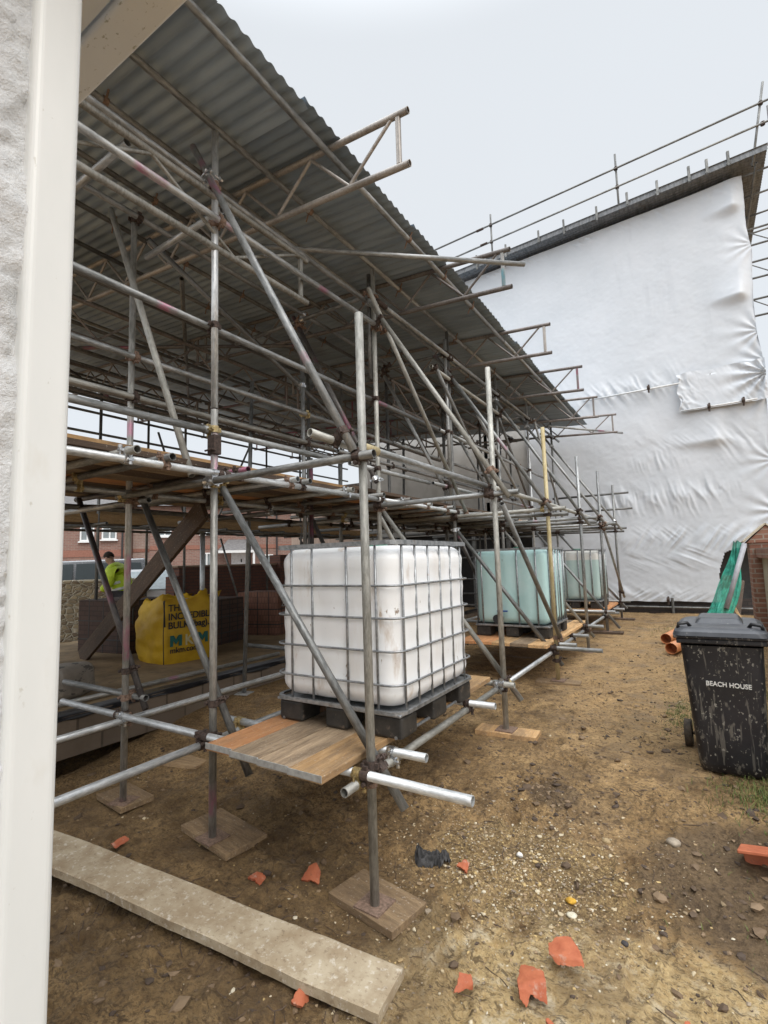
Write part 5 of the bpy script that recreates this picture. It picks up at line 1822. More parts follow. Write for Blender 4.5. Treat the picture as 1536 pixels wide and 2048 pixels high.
mb.path([RB @ Vector(p) for p in ((0.432, -0.41, 0.02), (0.44, -0.425, 0.4), (0.43, -0.41, 0.85))], 0.006, 5)
mb.build('lifting_strap', STRAP, bag)
mb = MB()
for k in range(14):
    p_ = RB @ Vector((rng.uniform(-0.25, 0.25), rng.uniform(-0.25, 0.25), 0.76 + rng.uniform(0, 0.04)))
    mb.rbox(p_, (0.2, 0.13, 0.05), 0.02, rng.uniform(0, 3), seg=2)
mb.build('bag_contents', mat('printed_sacks', (0.35, 0.06, 0.07), (0.6, 0.52, 0.48), 7, 0.6, 0, 0.1), bag)


def lettering(name, text, size, M, m, parent, bold=0.0, align='LEFT', depth=0.002):
    cu = bpy.data.curves.new(name, 'FONT')
    cu.body = text
    cu.size = size
    cu.align_x = align
    cu.extrude = depth
    cu.offset = bold
    tmp = bpy.data.objects.new(name + '_text', cu)
    COL.objects.link(tmp)
    dg = bpy.context.evaluated_depsgraph_get()
    me = bpy.data.meshes.new_from_object(tmp.evaluated_get(dg))
    bpy.data.objects.remove(tmp)
    me.materials.clear()
    me.materials.append(m)
    o = bpy.data.objects.new(name, me)
    return finish(o, parent, None, M)


INK = flat('dark_print', (0.03, 0.028, 0.03), 0.7)
TEALI = flat('teal_print', (0.02, 0.13, 0.11), 0.7)


def bagface(y, z, x=0.438):
    """text plane on the bag's +X face: local x -> bag +Y, local y -> up"""
    B = Matrix(((0, 0, 1, x), (1, 0, 0, y), (0, 1, 0, z), (0, 0, 0, 1)))
    return RB @ B


def logo_m(y0):
    P_ = [(0, 0), (0, 1), (0.3, 1), (0.5, 0.62), (0.7, 1), (1, 1), (1, 0), (0.74, 0), (0.74, 0.52), (0.5, 0.14), (0.26, 0.52), (0.26, 0)]
    mb = MB()
    mb.prism([(x * 0.17, y * 0.145) for x, y in P_], 0.003, bagface(y0, 0.235, 0.438))
    mb.build('lettering', TEALI, bag)


for txt, z, sz in (('THE', 0.70, 0.125), ('INCREDIBLE', 0.585, 0.125), ('BULK (bag).', 0.47, 0.125)):
    lettering('lettering', txt, sz, bagface(-0.36, z), INK, bag, 0.0022)
logo_m(-0.33)
lettering('lettering', 'K', 0.2, bagface(-0.12, 0.235, 0.438), flat('pale_print', (0.62, 0.55, 0.3), 0.7), bag, 0.004)
logo_m(0.06)
lettering('lettering', 'mkm.com', 0.105, bagface(-0.33, 0.15, 0.438), INK, bag, 0.0015)
# printed sack by the house corner
mb = MB()
mb.smooth = True
bm = bmesh.new()
bmesh.ops.create_cube(bm, size=1)
bmesh.ops.scale(bm, vec=(0.34, 0.5, 0.34), verts=bm.verts)
bmesh.ops.bevel(bm, geom=bm.edges[:], offset=0.1, segments=5, profile=0.5, affect='EDGES')
bmesh.ops.subdivide_edges(bm, edges=bm.edges[:], cuts=2, use_grid_fill=True)
for v in bm.verts:
    n_ = fbm(np.array([v.co.x * 9 + v.co.z * 5]), np.array([v.co.y * 9]), 3, 111)[0] - 0.5
    v.co += v.co.normalized() * 0.06 * n_
mb.bm(bm, Matrix.Translation((-5.55, 2.68, 0.35)) @ Matrix.Rotation(0.3, 4, 'Z'))
tag(mb.build('cement_sack', mat('printed_paper_sack', (0.22, 0.19, 0.16), (0.32, 0.28, 0.23), 5, 0.7, 0, 0.3, 0.01, spots=[((0.06, 0.055, 0.05), 7, 0.58, 0.62, (1, 1, 2), 0.8)])),
    'crumpled pale sack with dark print beside the white corner board', 'sack')

# ------------------------------------------------------------------ worker in hi-vis
pz = 0.0
PX_, PY_ = -9.36, 5.48


def skin_body(name, joints, edges, radii, m, parent=None, lvl=2):
    me = bpy.data.meshes.new(name)
    org = Vector(joints[0])
    me.from_pydata([Vector(j) - org for j in joints], edges, [])
    o = bpy.data.objects.new(name, me)
    finish(o, parent, org)
    o.modifiers.new('skin', 'SKIN')
    for v, r in zip(me.skin_vertices[0].data, radii):
        v.radius = r if isinstance(r, tuple) else (r, r)
        v.use_root = False
    me.skin_vertices[0].data[0].use_root = True
    sub = o.modifiers.new('sub', 'SUBSURF')
    sub.levels = sub.render_levels = lvl
    me.materials.append(m)
    return o


person = thing('person', 'worker in yellow hi-vis jacket looking down behind the brick packs', 'person', (PX_, PY_, pz))
fw = Vector((-0.72, -0.45, 0)).normalized()          # facing away to the left, head bowed
sdv = Vector((0, 0, 1)).cross(fw)


def pj(f_, s_, z_):
    return Vector((PX_, PY_, 0)) + fw * f_ + sdv * s_ + Vector((0, 0, z_))


pz_up = 0.07
J = [pj(-0.05, 0, 0.88), pj(0.0, 0, 1.1), pj(0.07, 0, 1.3), pj(0.13, 0, 1.42), pj(0.2, 0, 1.5), pj(0.25, 0, 1.57), pj(0.29, 0, 1.64),
     pj(0.1, 0.19, 1.38), pj(0.13, 0.24, 1.12), pj(0.33, 0.2, 0.98), pj(0.1, -0.19, 1.38), pj(0.13, -0.24, 1.12), pj(0.33, -0.2, 0.98),
     pj(-0.05, 0.1, 0.84), pj(0.0, 0.11, 0.46), pj(-0.06, 0.12, 0.08), pj(0.08, 0.12, 0.03), pj(-0.05, -0.1, 0.84), pj(0.0, -0.11, 0.46), pj(-0.06, -0.12, 0.08), pj(0.08, -0.12, 0.03)]
E_ = [(0, 1), (1, 2), (2, 3), (3, 4), (4, 5), (5, 6), (3, 7), (7, 8), (8, 9), (3, 10), (10, 11), (11, 12), (0, 13), (13, 14), (14, 15), (15, 16), (0, 17), (17, 18), (18, 19), (19, 20)]
J = [j_ + Vector((0, 0, pz_up if n_ < 13 or n_ in (13, 17) else pz_up * 0.5 if n_ in (14, 18) else 0)) for n_, j_ in enumerate(J)]
Rr = [0.13, 0.12, 0.13, 0.08, 0.055, 0.08, 0.085, 0.055, 0.045, 0.035, 0.055, 0.045, 0.035, 0.09, 0.065, 0.045, 0.04, 0.09, 0.065, 0.045, 0.04]
SKINC = flat('skin', (0.42, 0.25, 0.18), 0.6)
skin_body('body', J, E_, Rr, SKINC, person)
HV = mat('hi_vis_yellow', (0.45, 0.62, 0.02), (0.6, 0.78, 0.05), 9, 0.6, 0, 0.4, 0.02)
skin_body('jacket', [J[0] + Vector((0, 0, 0.02)), J[1], J[2], pj(0.12, 0, 1.5), J[7], J[8], pj(0.28, 0.21, 1.08), J[10], J[11], pj(0.28, -0.21, 1.08), pj(0.17, 0, 1.565)],
          [(0, 1), (1, 2), (2, 3), (3, 4), (4, 5), (5, 6), (3, 7), (7, 8), (8, 9), (3, 10)],
          [0.19, 0.19, 0.215, 0.17, 0.125, 0.09, 0.06, 0.125, 0.09, 0.06, 0.085], HV, person)
skin_body('trousers', [J[0] + Vector((0, 0, -0.02)), J[13], J[14], J[15], J[17], J[18], J[19]], [(0, 1), (1, 2), (2, 3), (0, 4), (4, 5), (5, 6)], [0.175, 0.115, 0.085, 0.07, 0.115, 0.085, 0.07], flat('dark_trousers', (0.03, 0.03, 0.035), 0.8), person)
mb = MB()
mb.smooth = True
bm = bmesh.new()
bmesh.ops.create_icosphere(bm, subdivisions=3, radius=1)
bmesh.ops.scale(bm, vec=(0.098, 0.09, 0.115), verts=bm.verts)
bmesh.ops.delete(bm, geom=[v for v in bm.verts if v.co.z < -0.03 + 0.5 * max(0, v.co.x)], context='VERTS')
qh = fw.to_track_quat('X', 'Z').to_matrix().to_4x4()
mb.bm(bm, Matrix.Translation(pj(0.27, 0, 1.705)) @ qh @ Matrix.Rotation(0.35, 4, 'Y'))
mb.build('hair', flat('short_dark_hair', (0.04, 0.028, 0.02), 0.9), person)
mb = MB()
mb.smooth = True
for z, r in ((1.21, 0.192), (1.09, 0.196)):
    c = pj(-0.01 + (z - 1.02) * 0.3, 0, z)
    mb.ring(c, (fw * 0.25 + Vector((0, 0, 1))), r - 0.004, r + 0.004, 0.05, 24)
mb.build('reflective_band', flat('silver_band', (0.6, 0.62, 0.6), 0.35), person)

# ------------------------------------------------------------------ garden walls and cars beyond the plot
STW = NB('rubble_stone')
v_ = STW.coords('World', (1, 1, 1.7))
vo = STW.new('ShaderNodeTexVoronoi')
vo.inputs['Scale'].default_value = 7.5
STW.link(v_, vo.inputs['Vector'])
vd = STW.new('ShaderNodeTexVoronoi', feature='DISTANCE_TO_EDGE')
vd.inputs['Scale'].default_value = 7.5
STW.link(v_, vd.inputs['Vector'])
sepc = STW.new('ShaderNodeSeparateColor')
STW.link(vo.outputs['Color'], sepc.inputs[0])
c_ = STW.mix(sepc.outputs[0], (0.42, 0.34, 0.22), (0.2, 0.15, 0.1))
c_ = STW.mix(STW.ramp(vd.outputs['Distance'], 0.1, 0.02), c_, (0.5, 0.45, 0.35))
STW.color(c_)
STW.rough(0.95)
STW.bump(STW.ramp(vd.outputs['Distance'], 0.0, 0.15), 0.8, 0.03)
STW = STW.m
wdir = Vector((0.577, 0.817, 0))
wn = Vector((0.817, -0.577, 0))
wang = math.atan2(wdir.y, wdir.x)
mb = MB()
mb.rbox((-11.85, 5.2, 0.6), (3.9, 0.35, 1.32), 0.04, wang, seg=2)
tag(mb.build('stone_wall', STW), 'low rubble stone wall behind the worker', 'wall')
BRW = brick_mat('dark_red_brick_wall', (0.13, 0.055, 0.04), (0.17, 0.075, 0.05), (0.07, 0.05, 0.045), axis='yz', dirt_amt=0.35)
bw = thing('brick_garden_wall', 'dark red brick garden wall with square pier beyond the slab', 'wall', (-9.9, 9, 0))
mb = MB()
mb.box((-9.95, 8.9, 0.72), (0.22, 3.7, 1.5))
mb.build('wall', BRW, bw)
mb = MB()
mb.box((-9.9, 10.3, 0.86), (0.4, 0.42, 1.75))
mb.box((-9.95, 7.05, 0.62), (0.3, 0.3, 1.3))
mb.build('pier', BRW, bw)
mb = MB()
mb.box((-9.95, 8.6, 1.49), (0.26, 3.2, 0.04))
mb.build('coping', flat('pale_coping', (0.3, 0.22, 0.16), 0.9), bw)

# white pole
mb = MB()
mb.smooth = True
mb.bar((-8.75, 6.82, 0.0), (-8.75, 6.82, 2.2), 0.05, 14)
tag(mb.build('steel_prop', GALV_BRIGHT), 'bright thick steel prop standing behind the bulk bag', 'prop')


def car(name, label, cat, L, H, Wd, M, paint, glass, profile, winrect, lights=True):
    t = thing(name, label, cat, M.translation)
    mb = MB()
    bm = bmesh.new()
    vs1 = [bm.verts.new((x, -Wd / 2 * (1 if z < H * 0.62 else 0.84), z)) for x, z in profile]
    vs2 = [bm.verts.new((x, Wd / 2 * (1 if z < H * 0.62 else 0.84), z)) for x, z in profile]
    bm.faces.new(vs1)
    bm.faces.new(vs2[::-1])
    n = len(profile)
    for i in range(n):
        bm.faces.new((vs1[i], vs2[i], vs2[(i + 1) % n], vs1[(i + 1) % n]))
    bmesh.ops.recalc_face_normals(bm, faces=bm.faces)
    bmesh.ops.bevel(bm, geom=bm.edges[:], offset=0.05, segments=3, profile=0.6, affect='EDGES')
    mb.smooth = True
    mb.bm(bm, M)
    mb.build('body', paint, t)
    for poly in winrect:
        for sy in (-1, 1):
            mb = MB()
            yy = sy * (Wd / 2 * 0.94)
            pts = [M @ Vector((x, sy * (Wd / 2 * (1.0 - 0.16 * max(0, (z - H * 0.62) / (H * 0.36))) + 0.012), z)) for x, z in poly]
            mb.add(pts, [tuple(range(len(pts))) if sy > 0 else tuple(range(len(pts)))[::-1]])
            mb.build('side_window', glass, t)
    for x in (-L * 0.3, L * 0.3):
        for sy in (-1, 1):
            mb = MB()
            mb.smooth = True
            c = M @ Vector((x, sy * (Wd / 2 - 0.08), 0.36))
            axv = (M.to_3x3() @ Vector((0, 1, 0)))
            mb.ring(c, axv, 0.2, 0.36, 0.22, 24)
            mb.bar(c - axv * 0.06, c + axv * 0.06, 0.21, 16)
            mb.build('wheel', flat('tyre_black', (0.02, 0.02, 0.02), 0.7), t)
    return t


GLASS = flat('car_glass', (0.05, 0.06, 0.065), 0.08, 0, 0.05)
Msuv = Matrix.Translation((-17.0, 8.2, -0.1)) @ Matrix.Rotation(wang + PI, 4, 'Z')
suv = car('parked_car', 'silver grey off road car parked behind the stone wall', 'car', 4.9, 1.9, 1.95, Msuv, flat('silver_grey_paint', (0.2, 0.21, 0.225), 0.25, 0.4, 0.03),
          GLASS, [(-2.4, 0.35), (2.3, 0.35), (2.42, 0.8), (2.35, 1.08), (1.15, 1.2), (0.55, 1.85), (-2.2, 1.9), (-2.4, 1.2), (-2.42, 0.7)],
          [[(0.95, 1.24), (0.5, 1.74), (-0.25, 1.76), (-0.25, 1.22)], [(-0.33, 1.22), (-0.33, 1.76), (-1.3, 1.78), (-1.3, 1.22)], [(-1.4, 1.22), (-1.4, 1.78), (-2.1, 1.76), (-2.2, 1.25)]])
mb = MB()
mb.smooth = True
mb.rbox((0.75, 1.08, 1.25), (0.12, 0.22, 0.17), 0.04, M=Msuv)
mb.rbox((0.75, -1.08, 1.25), (0.12, 0.22, 0.17), 0.04, M=Msuv)
mb.build('wing_mirror', flat('black_mirror', (0.02, 0.02, 0.02), 0.4), suv)
mb = MB()
mb.smooth = True
Mw = Matrix.Translation((-12.3, 7.95, 0.0)) @ Matrix.Rotation(wang + PI / 2, 4, 'Z')
wc = car('parked_car', 'white hatchback parked beyond the leaning timber', 'car', 4.0, 1.45, 1.7, Mw, flat('white_paint', (0.75, 0.76, 0.77), 0.2, 0, 0.02), GLASS,
         [(-1.9, 0.3), (1.9, 0.3), (1.98, 0.7), (1.2, 0.92), (0.55, 1.4), (-1.3, 1.45), (-1.9, 0.95), (-1.95, 0.6)],
         [[(1.0, 0.95), (0.5, 1.34), (-0.2, 1.36), (-0.2, 0.95)], [(-0.28, 0.95), (-0.28, 1.36), (-1.2, 1.36), (-1.6, 0.98)]])
mb = MB()
mb.add([Mw @ Vector(p) for p in ((-1.40, -0.62, 1.4), (-1.40, 0.62, 1.4), (-1.90, 0.7, 0.99), (-1.90, -0.7, 0.99))], [(0, 1, 2, 3)])
mb.build('rear_window', flat('pale_rear_glass', (0.4, 0.48, 0.5), 0.1), wc)
mb = MB()
mb.add([Mw @ Vector(p) for p in ((0.62, -0.62, 1.39), (0.62, 0.62, 1.39), (1.18, 0.7, 0.97), (1.18, -0.7, 0.97))], [(0, 1, 2, 3)])
mb.build('windscreen', flat('pale_glass', (0.4, 0.48, 0.5), 0.1), wc)
for sy in (-0.72, 0.72):
    mb = MB()
    mb.rbox((-1.95, sy, 0.85), (0.08, 0.22, 0.14), 0.02, M=Mw)
    mb.build('tail_light', flat('red_lens', (0.5, 0.02, 0.02), 0.3), wc)

# ------------------------------------------------------------------ brick houses across the road
HB = brick_mat('red_brick_facade', (0.2, 0.1, 0.078), (0.28, 0.155, 0.12), (0.27, 0.23, 0.2), axis='xz', rot=wang, dirt=(0.2, 0.13, 0.11), dirt_amt=0.5)
HB2 = brick_mat('brown_brick_facade', (0.3, 0.2, 0.17), (0.4, 0.28, 0.23), (0.38, 0.33, 0.3), axis='xz', rot=wang, dirt=(0.18, 0.14, 0.12), dirt_amt=0.5)
BAND = flat('orange_brick_band', (0.27, 0.125, 0.09), 0.9, 0, 0.15, 20)
WFR = flat('white_window_frame', (0.75, 0.76, 0.76), 0.4, 0, 0.03)
WGL = flat('window_glass', (0.22, 0.25, 0.26), 0.08, 0, 0.15, 2)
TILE = mat('grey_roof_tiles', (0.11, 0.105, 0.105), (0.19, 0.18, 0.175), 8, 0.85, 0, 0.4, 0.01, stretch=(1, 1, 4))
HP0 = Vector((-21.2, 15.0, 0))
HM = Matrix.Translation(HP0) @ Matrix.Rotation(wang, 4, 'Z')       # local x along the facade, -y towards the camera


def house(label, s0, s1, brick, wins, door=None, porch=None, band=None, off=0.0, pipe=None, ez=4.4, rz_=5.7):
    t = thing('brick_house', label, 'house', HM @ Vector(((s0 + s1) / 2, 3, 0)), 'houses across the road')
    mb = MB()
    mb.box(((s0 + s1) / 2, 3.5 + off, ez / 2 - 0.1), (s1 - s0, 7.0, ez + 0.2), M=HM)
    mb.build('wall', brick, t)
    mb = MB()
    mb.add([HM @ Vector(p) for p in ((s0 - 0.2, off - 0.3, ez), (s1 + 0.2, off - 0.3, ez), (s1 + 0.2, 3.5 + off, rz_), (s0 - 0.2, 3.5 + off, rz_), (s0 - 0.2, 7.3 + off, ez), (s1 + 0.2, 7.3 + off, ez))], [(0, 1, 2, 3), (3, 2, 5, 4), (0, 3, 4), (1, 5, 2)])
    mb.build('roof', TILE, t)
    if band:
        mb = MB()
        mb.box(((s0 + s1) / 2, off - 0.012, band[0]), (s1 - s0 - 0.01, 0.03, band[1]), M=HM)
        mb.build('string_course', BAND, t)
    for x0, x1, z0, z1 in wins:
        mb = MB()
        cx_, cz_ = (x0 + x1) / 2, (z0 + z1) / 2
        for dx_, dz_, sx, sz_ in ((x0 - cx_ + 0.03, 0, 0.06, z1 - z0), (x1 - cx_ - 0.03, 0, 0.06, z1 - z0), (0, z1 - cz_ - 0.03, x1 - x0 - 0.12, 0.06), (0, z0 - cz_ + 0.03, x1 - x0 - 0.12, 0.06), (0.02, 0, 0.06, z1 - z0 - 0.12)):
            mb.box((cx_ + dx_, off - 0.03, cz_ + dz_), (sx, 0.08, sz_), M=HM)
        fr = mb.build('window', WFR, t)
        mb = MB()
        mb.box((cx_, off - 0.012, cz_), (x1 - x0 - 0.12, 0.02, z1 - z0 - 0.12), M=HM)
        mb.build('pane', WGL, fr)
        mb = MB()
        mb.box((cx_, off - 0.06, z0 - 0.035), (x1 - x0 + 0.12, 0.14, 0.06), M=HM)
        mb.build('sill', WFR, fr)
    if door:
        mb = MB()
        mb.box(((door[0] + door[1]) / 2, off - 0.03, door[2] / 2), (door[1] - door[0], 0.07, door[2]), M=HM)
        d_ = mb.build('door', flat('white_door', (0.7, 0.7, 0.72), 0.4), t)
        mb = MB()
        mb.box(((door[0] + door[1]) / 2 + 0.1, off - 0.08, 1.72), (0.06, 0.02, 0.16), M=HM)
        mb.build('door_knocker', flat('black_iron', (0.02, 0.02, 0.02), 0.5), d_)
    if porch:
        a_, b_, z0, z1 = porch
        mb = MB()
        mb.add([HM @ Vector(p) for p in ((a_, off - 1.1, z0), (b_, off - 1.1, z0), (b_ - 0.3, off, z1), (a_ + 0.55, off, z1), (a_, off, z0), (b_, off, z0))], [(0, 1, 2, 3), (0, 3, 4), (1, 5, 2)])
        pr = mb.build('porch_roof', TILE, t)
        mb = MB()
        mb.box(((a_ + b_) / 2, off - 1.1, z0 - 0.05), (b_ - a_, 0.06, 0.12), M=HM)
        mb.build('porch_fascia', WFR, pr)
        mb = MB()
        mb.box((b_ - 0.25, off - 1.05, z0 / 2), (0.1, 0.1, z0), M=HM)
        mb.build('porch_post', WFR, pr)
    for s_ in (pipe or []):
        mb = MB()
        mb.bar(HM @ Vector((s_, off - 0.07, 0)), HM @ Vector((s_, off - 0.07, ez)), 0.04, 8)
        mb.build('downpipe', flat('black_pipe', (0.03, 0.03, 0.032), 0.5), t)


house('red brick house with orange band behind the off road car', -9.0, -1.9, HB, [(-3.12, -2.52, 2.83, 3.9), (-3.98, -3.42, 2.76, 3.9), (-6.2, -5.5, 2.8, 3.9)], band=(2.2, 0.3), pipe=[-2.28])
house('brown brick house set back between the other two', -1.88, -1.16, HB2, [], band=(2.32, 0.16), off=0.5)
house('red brick house with white door and tiled porch roof', -1.14, 9.0, HB, [(-0.82, -0.2, 2.96, 4.0), (1.1, 1.62, 3.05, 4.0), (1.16, 1.6, 0.9, 2.14), (3.95, 4.6, 0.9, 2.0)], door=(2.55, 3.3, 2.16), porch=(1.85, 3.75, 2.2, 2.78), band=(2.42, 0.2), pipe=[4.8])
house('pale brick house end wall at the far side of the street', 9.4, 15.0, HB2, [(10.2, 10.9, 2.9, 3.9)], band=(2.3, 0.25), off=0.3)

# road and pavement between
mb = MB()
mb.box((3, -6.0, -0.02), (60, 6.0, 0.05), M=HM)
tag(mb.build('road', mat('asphalt', (0.045, 0.045, 0.046), (0.07, 0.07, 0.07), 20, 0.85, 0, 0.3, 0.004, 'World')), kind='structure')
mb = MB()
mb.box((3, -1.9, 0.03), (60, 2.0, 0.14), M=HM)
tag(mb.build('pavement', mat('paving', (0.24, 0.23, 0.22), (0.32, 0.31, 0.3), 8, 0.85, 0, 0.2, 0.003, 'World')), kind='structure')

# ------------------------------------------------------------------ wheelie bin
BIN = NB('muddy_black_bin')
v_ = BIN.coords('World')
c_ = BIN.mix(BIN.ramp(BIN.noise(v_, 5, 4), 0.4, 0.7), (0.012, 0.012, 0.015), (0.022, 0.022, 0.026))
sp1 = BIN.ramp(BIN.noise(BIN.coords('World', (1, 1, 0.8)), 48, 3, 0.55), 0.635, 0.655)
sp2 = BIN.ramp(BIN.noise(BIN.coords('World', (1, 1, 0.09)), 34, 4, 0.6, 0.25), 0.60, 0.64)
sp3 = BIN.ramp(BIN.noise(BIN.coords('World', (1, 1, 0.5)), 15, 5, 0.65), 0.60, 0.64)
for s_, cc, am in ((sp3, (0.21, 0.19, 0.155), 0.55), (sp2, (0.18, 0.165, 0.14), 0.5), (sp1, (0.33, 0.31, 0.265), 0.7)):
    c_ = BIN.mix(BIN.math('MULTIPLY', s_, am), c_, cc)
BIN.color(c_)
BIN.rough(0.42)
BIN.bump(BIN.noise(v_, 60, 4), 0.15, 0.003)
BIN = BIN.m
LID = mat('grey_black_lid', (0.04, 0.042, 0.048), (0.065, 0.068, 0.075), 8, 0.36, 0, 0.05, 0.002, spots=[((0.35, 0.34, 0.31), 45, 0.66, 0.7, (1, 1, 1), 0.7)])
wb = thing('wheelie_bin', 'mud splashed black wheelie bin lettered BEACH HOUSE', 'bin', (0.12, 4.5, -0.04))
BM_ = Matrix.Translation((0.09, 4.49, -0.04)) @ Matrix.Rotation(-0.03, 4, 'Z') @ Matrix.Rotation(-0.012, 4, 'Y') @ Matrix.Diagonal((0.88, 1, 0.985, 1))
# body: stacked rounded-rectangle sections, front toe rounded in
def rrect(hw, y0, y1, r, n=5):
    pts = []
    for cx_, cy_, a0_ in ((hw - r, y1 - r, 0), (-hw + r, y1 - r, PI / 2), (-hw + r, y0 + r, PI), (hw - r, y0 + r, 1.5 * PI)):
        for i in range(n + 1):
            a_ = a0_ + PI / 2 * i / n
            pts.append((cx_ + r * math.cos(a_), cy_ + r * math.sin(a_)))
    return pts


mb = MB()
mb.smooth = True
rows = []
for z, hw, y0, y1 in ((0.0, 0.185, -0.22, 0.2), (0.01, 0.205, -0.27, 0.22), (0.035, 0.215, -0.30, 0.23), (0.09, 0.222, -0.318, 0.24), (0.3, 0.236, -0.33, 0.265), (0.6, 0.254, -0.345, 0.3), (0.86, 0.268, -0.358, 0.33), (0.885, 0.27, -0.36, 0.33)):
    r_ = rrect(hw, y0, y1, 0.05)
    rows.append([BM_ @ Vector((x, y, z)) for x, y in r_ + r_[:1]])
mb.grid([list(r) for r in rows][::-1])
n_ = len(rows[0])
mb.f.append(tuple(range(n_ * 7, n_ * 8 - 1)))
mb.mi.append(0)
mb.sm.append(False)
body_ = mb.build('bin_body', BIN, wb)
mb = MB()
mb.smooth = False
for z, hh, gr_ in ((0.918, 0.035, 0.022), (0.948, 0.022, 0.04)):
    mb.rbox((0, -0.015, z), ((0.27 + gr_) * 2, 0.70 + gr_ * 2, hh), 0.008, seg=2, M=BM_)
mb.build('rim', BIN, wb)
mb = MB()
mb.smooth = False
rows = []
for z, hw, y0, y1, r in ((0.958, 0.315, -0.42, 0.38, 0.06), (0.985, 0.305, -0.41, 0.37, 0.07), (1.0, 0.285, -0.39, 0.36, 0.08), (1.012, 0.26, -0.36, 0.34, 0.08)):
    r_ = rrect(hw, y0, y1, r)
    rows.append([BM_ @ Vector((x, y, z)) for x, y in r_ + r_[:1]])
mb.grid(rows[::-1])
mb.f.append(tuple(range(len(rows[0]) - 1)))
mb.mi.append(0)
mb.sm.append(False)
rows = []
for z, hw, y0, y1 in ((1.01, 0.17, -0.12, 0.3), (1.045, 0.14, -0.085, 0.27), (1.05, 0.128, -0.07, 0.26)):
    r_ = rrect(hw, y0, y1, 0.03)
    rows.append([BM_ @ Vector((x, y, z)) for x, y in r_ + r_[:1]])
k0 = len(mb.v)
mb.grid(rows[::-1])
mb.f.append(tuple(range(k0, k0 + len(rows[0]) - 1)))
mb.mi.append(0)
mb.sm.append(False)
lid_ = mb.build('lid', LID, wb)
for sx in (-1, 1):
    mb = MB()
    mb.smooth = True
    mb.path([BM_ @ Vector(p) for p in ((sx * 0.275, -0.33, 1.0), (sx * 0.27, -0.33, 1.03), (sx * 0.21, -0.3, 1.035), (sx * 0.19, -0.28, 1.005))], 0.012, 8)
    mb.build('lid_handle', flat('black_handle', (0.015, 0.015, 0.016), 0.4), lid_)
mb = MB()
mb.smooth = True
mb.path([BM_ @ Vector(p) for p in ((-0.25, 0.36, 0.97), (-0.25, 0.42, 0.985), (0.25, 0.42, 0.985), (0.25, 0.36, 0.97))], 0.014, 8)
mb.build('rear_handle', flat('black_bar', (0.02, 0.02, 0.021), 0.5), wb)
for sx in (-1, 1):
    mb = MB()
    mb.smooth = True
    c = BM_ @ Vector((sx * 0.318, 0.24, 0.105))
    axv = BM_.to_3x3() @ Vector((1, 0, 0))
    mb.ring(c, axv, 0.055, 0.1, 0.05, 28)
    mb.bar(c - axv * 0.018, c + axv * 0.018, 0.056, 18)
    mb.bar(c - axv * 0.06 * sx * 2.5, c + axv * 0.03, 0.012, 10)
    mb.build('wheel', mat('muddy_tyre', (0.03, 0.027, 0.024), (0.12, 0.09, 0.06), 20, 0.8, 0, 0.3), wb)
# hand painted name on the front face
tilt = math.atan2(0.358 - 0.318, 0.86 - 0.09)
TX = Matrix(((1, 0, 0, 0.0), (0, 0, -1, 0), (0, 1, 0, 0), (0, 0, 0, 1)))
WPNT = flat('white_paint_letters', (0.68, 0.67, 0.63), 0.6, 0, 0.15, 40)
lettering('lettering', 'BEACH HOUSE', 0.0435, BM_ @ Matrix.Translation((-0.122, -0.3545, 0.618)) @ Matrix.Rotation(tilt, 4, 'X') @ TX @ Matrix.Rotation(-0.02, 4, 'Z'), WPNT, body_, 0.0008, 'LEFT', 0.0025)

# ------------------------------------------------------------------ clay pipes, netting, boards and pier at the right
CLAY = mat('orange_drain_pipe', (0.55, 0.21, 0.08), (0.66, 0.28, 0.12), 8, 0.5, 0, 0.1, 0.003, spots=[((0.6, 0.4, 0.28), 9, 0.6, 0.72, (1, 1, 1), 0.5)])
for p, q, lab in (((-0.455, 8.35, 0.115), (0.15, 10.6, 0.15), 'orange drain pipe lying nearest behind the bin'), ((-0.56, 9.2, 0.125), (-0.1, 11.4, 0.16), 'orange drain pipe lying behind the other pipe')):
    o = tube('drain_pipe', p, q, CLAY, None, r=0.08, reg=False, seg=28)
    o.parent = None
    o.matrix_basis = WM[o.name]
    tag(o, lab, 'drain pipe', 'orange drain pipes')
for p, q, z0_, lab, m, th, nm in (((0.3, 11.6, 0.05), (0.42, 12.2, 1.0), 0, 'grey timber offcut leaning behind the green netting', WOOD_G, 0.16, 'timber_offcut'), ((0.42, 11.55, 0.05), (0.62, 12.3, 0.9), 0, 'brown timber offcut leaning beside the grey one', WOOD_D, 0.18, 'timber_offcut'),
                                  ((0.62, 10.9, 0.03), (0.42, 11.9, 0.55), 0, 'thin pale batten propped low beside the brick pier', WOOD, 0.05, 'timber_batten')):
    mb = MB()
    p, q = Vector(p), Vector(q)
    ax = (q - p).normalized()
    s_ = ax.cross(Vector((0, 1, 0))).normalized()
    Mq = Matrix((s_, ax, s_.cross(ax))).transposed().to_4x4()
    Mq.translation = (p + q) / 2
    mb.rbox((0, 0, 0), (th, (q - p).length, 0.035), 0.004, seg=1, M=Mq)
    tag(mb.build(nm, m, rot=Mq.to_3x3().to_4x4()), lab, 'timber')
o = tube('grey_pipe', (0.33, 11.3, 0.42), (0.75, 11.7, 1.68), flat('grey_plastic_pipe', (0.32, 0.32, 0.34), 0.5), None, r=0.045, reg=False, seg=18)
o.parent = None
o.matrix_basis = WM[o.name]
tag(o, 'grey plastic pipe leaning between the netting and brick pier', 'pipe')
NET = NB('green_debris_net')
v_ = NET.coords('World')
c_ = NET.mix(NET.ramp(NET.noise(v_, 7, 5), 0.35, 0.65), (0.01, 0.16, 0.11), (0.04, 0.42, 0.3))
NET.color(c_)
NET.rough(0.6)
NET.b.inputs['Alpha'].default_value = 0.88
NET = NET.m
mb = MB()
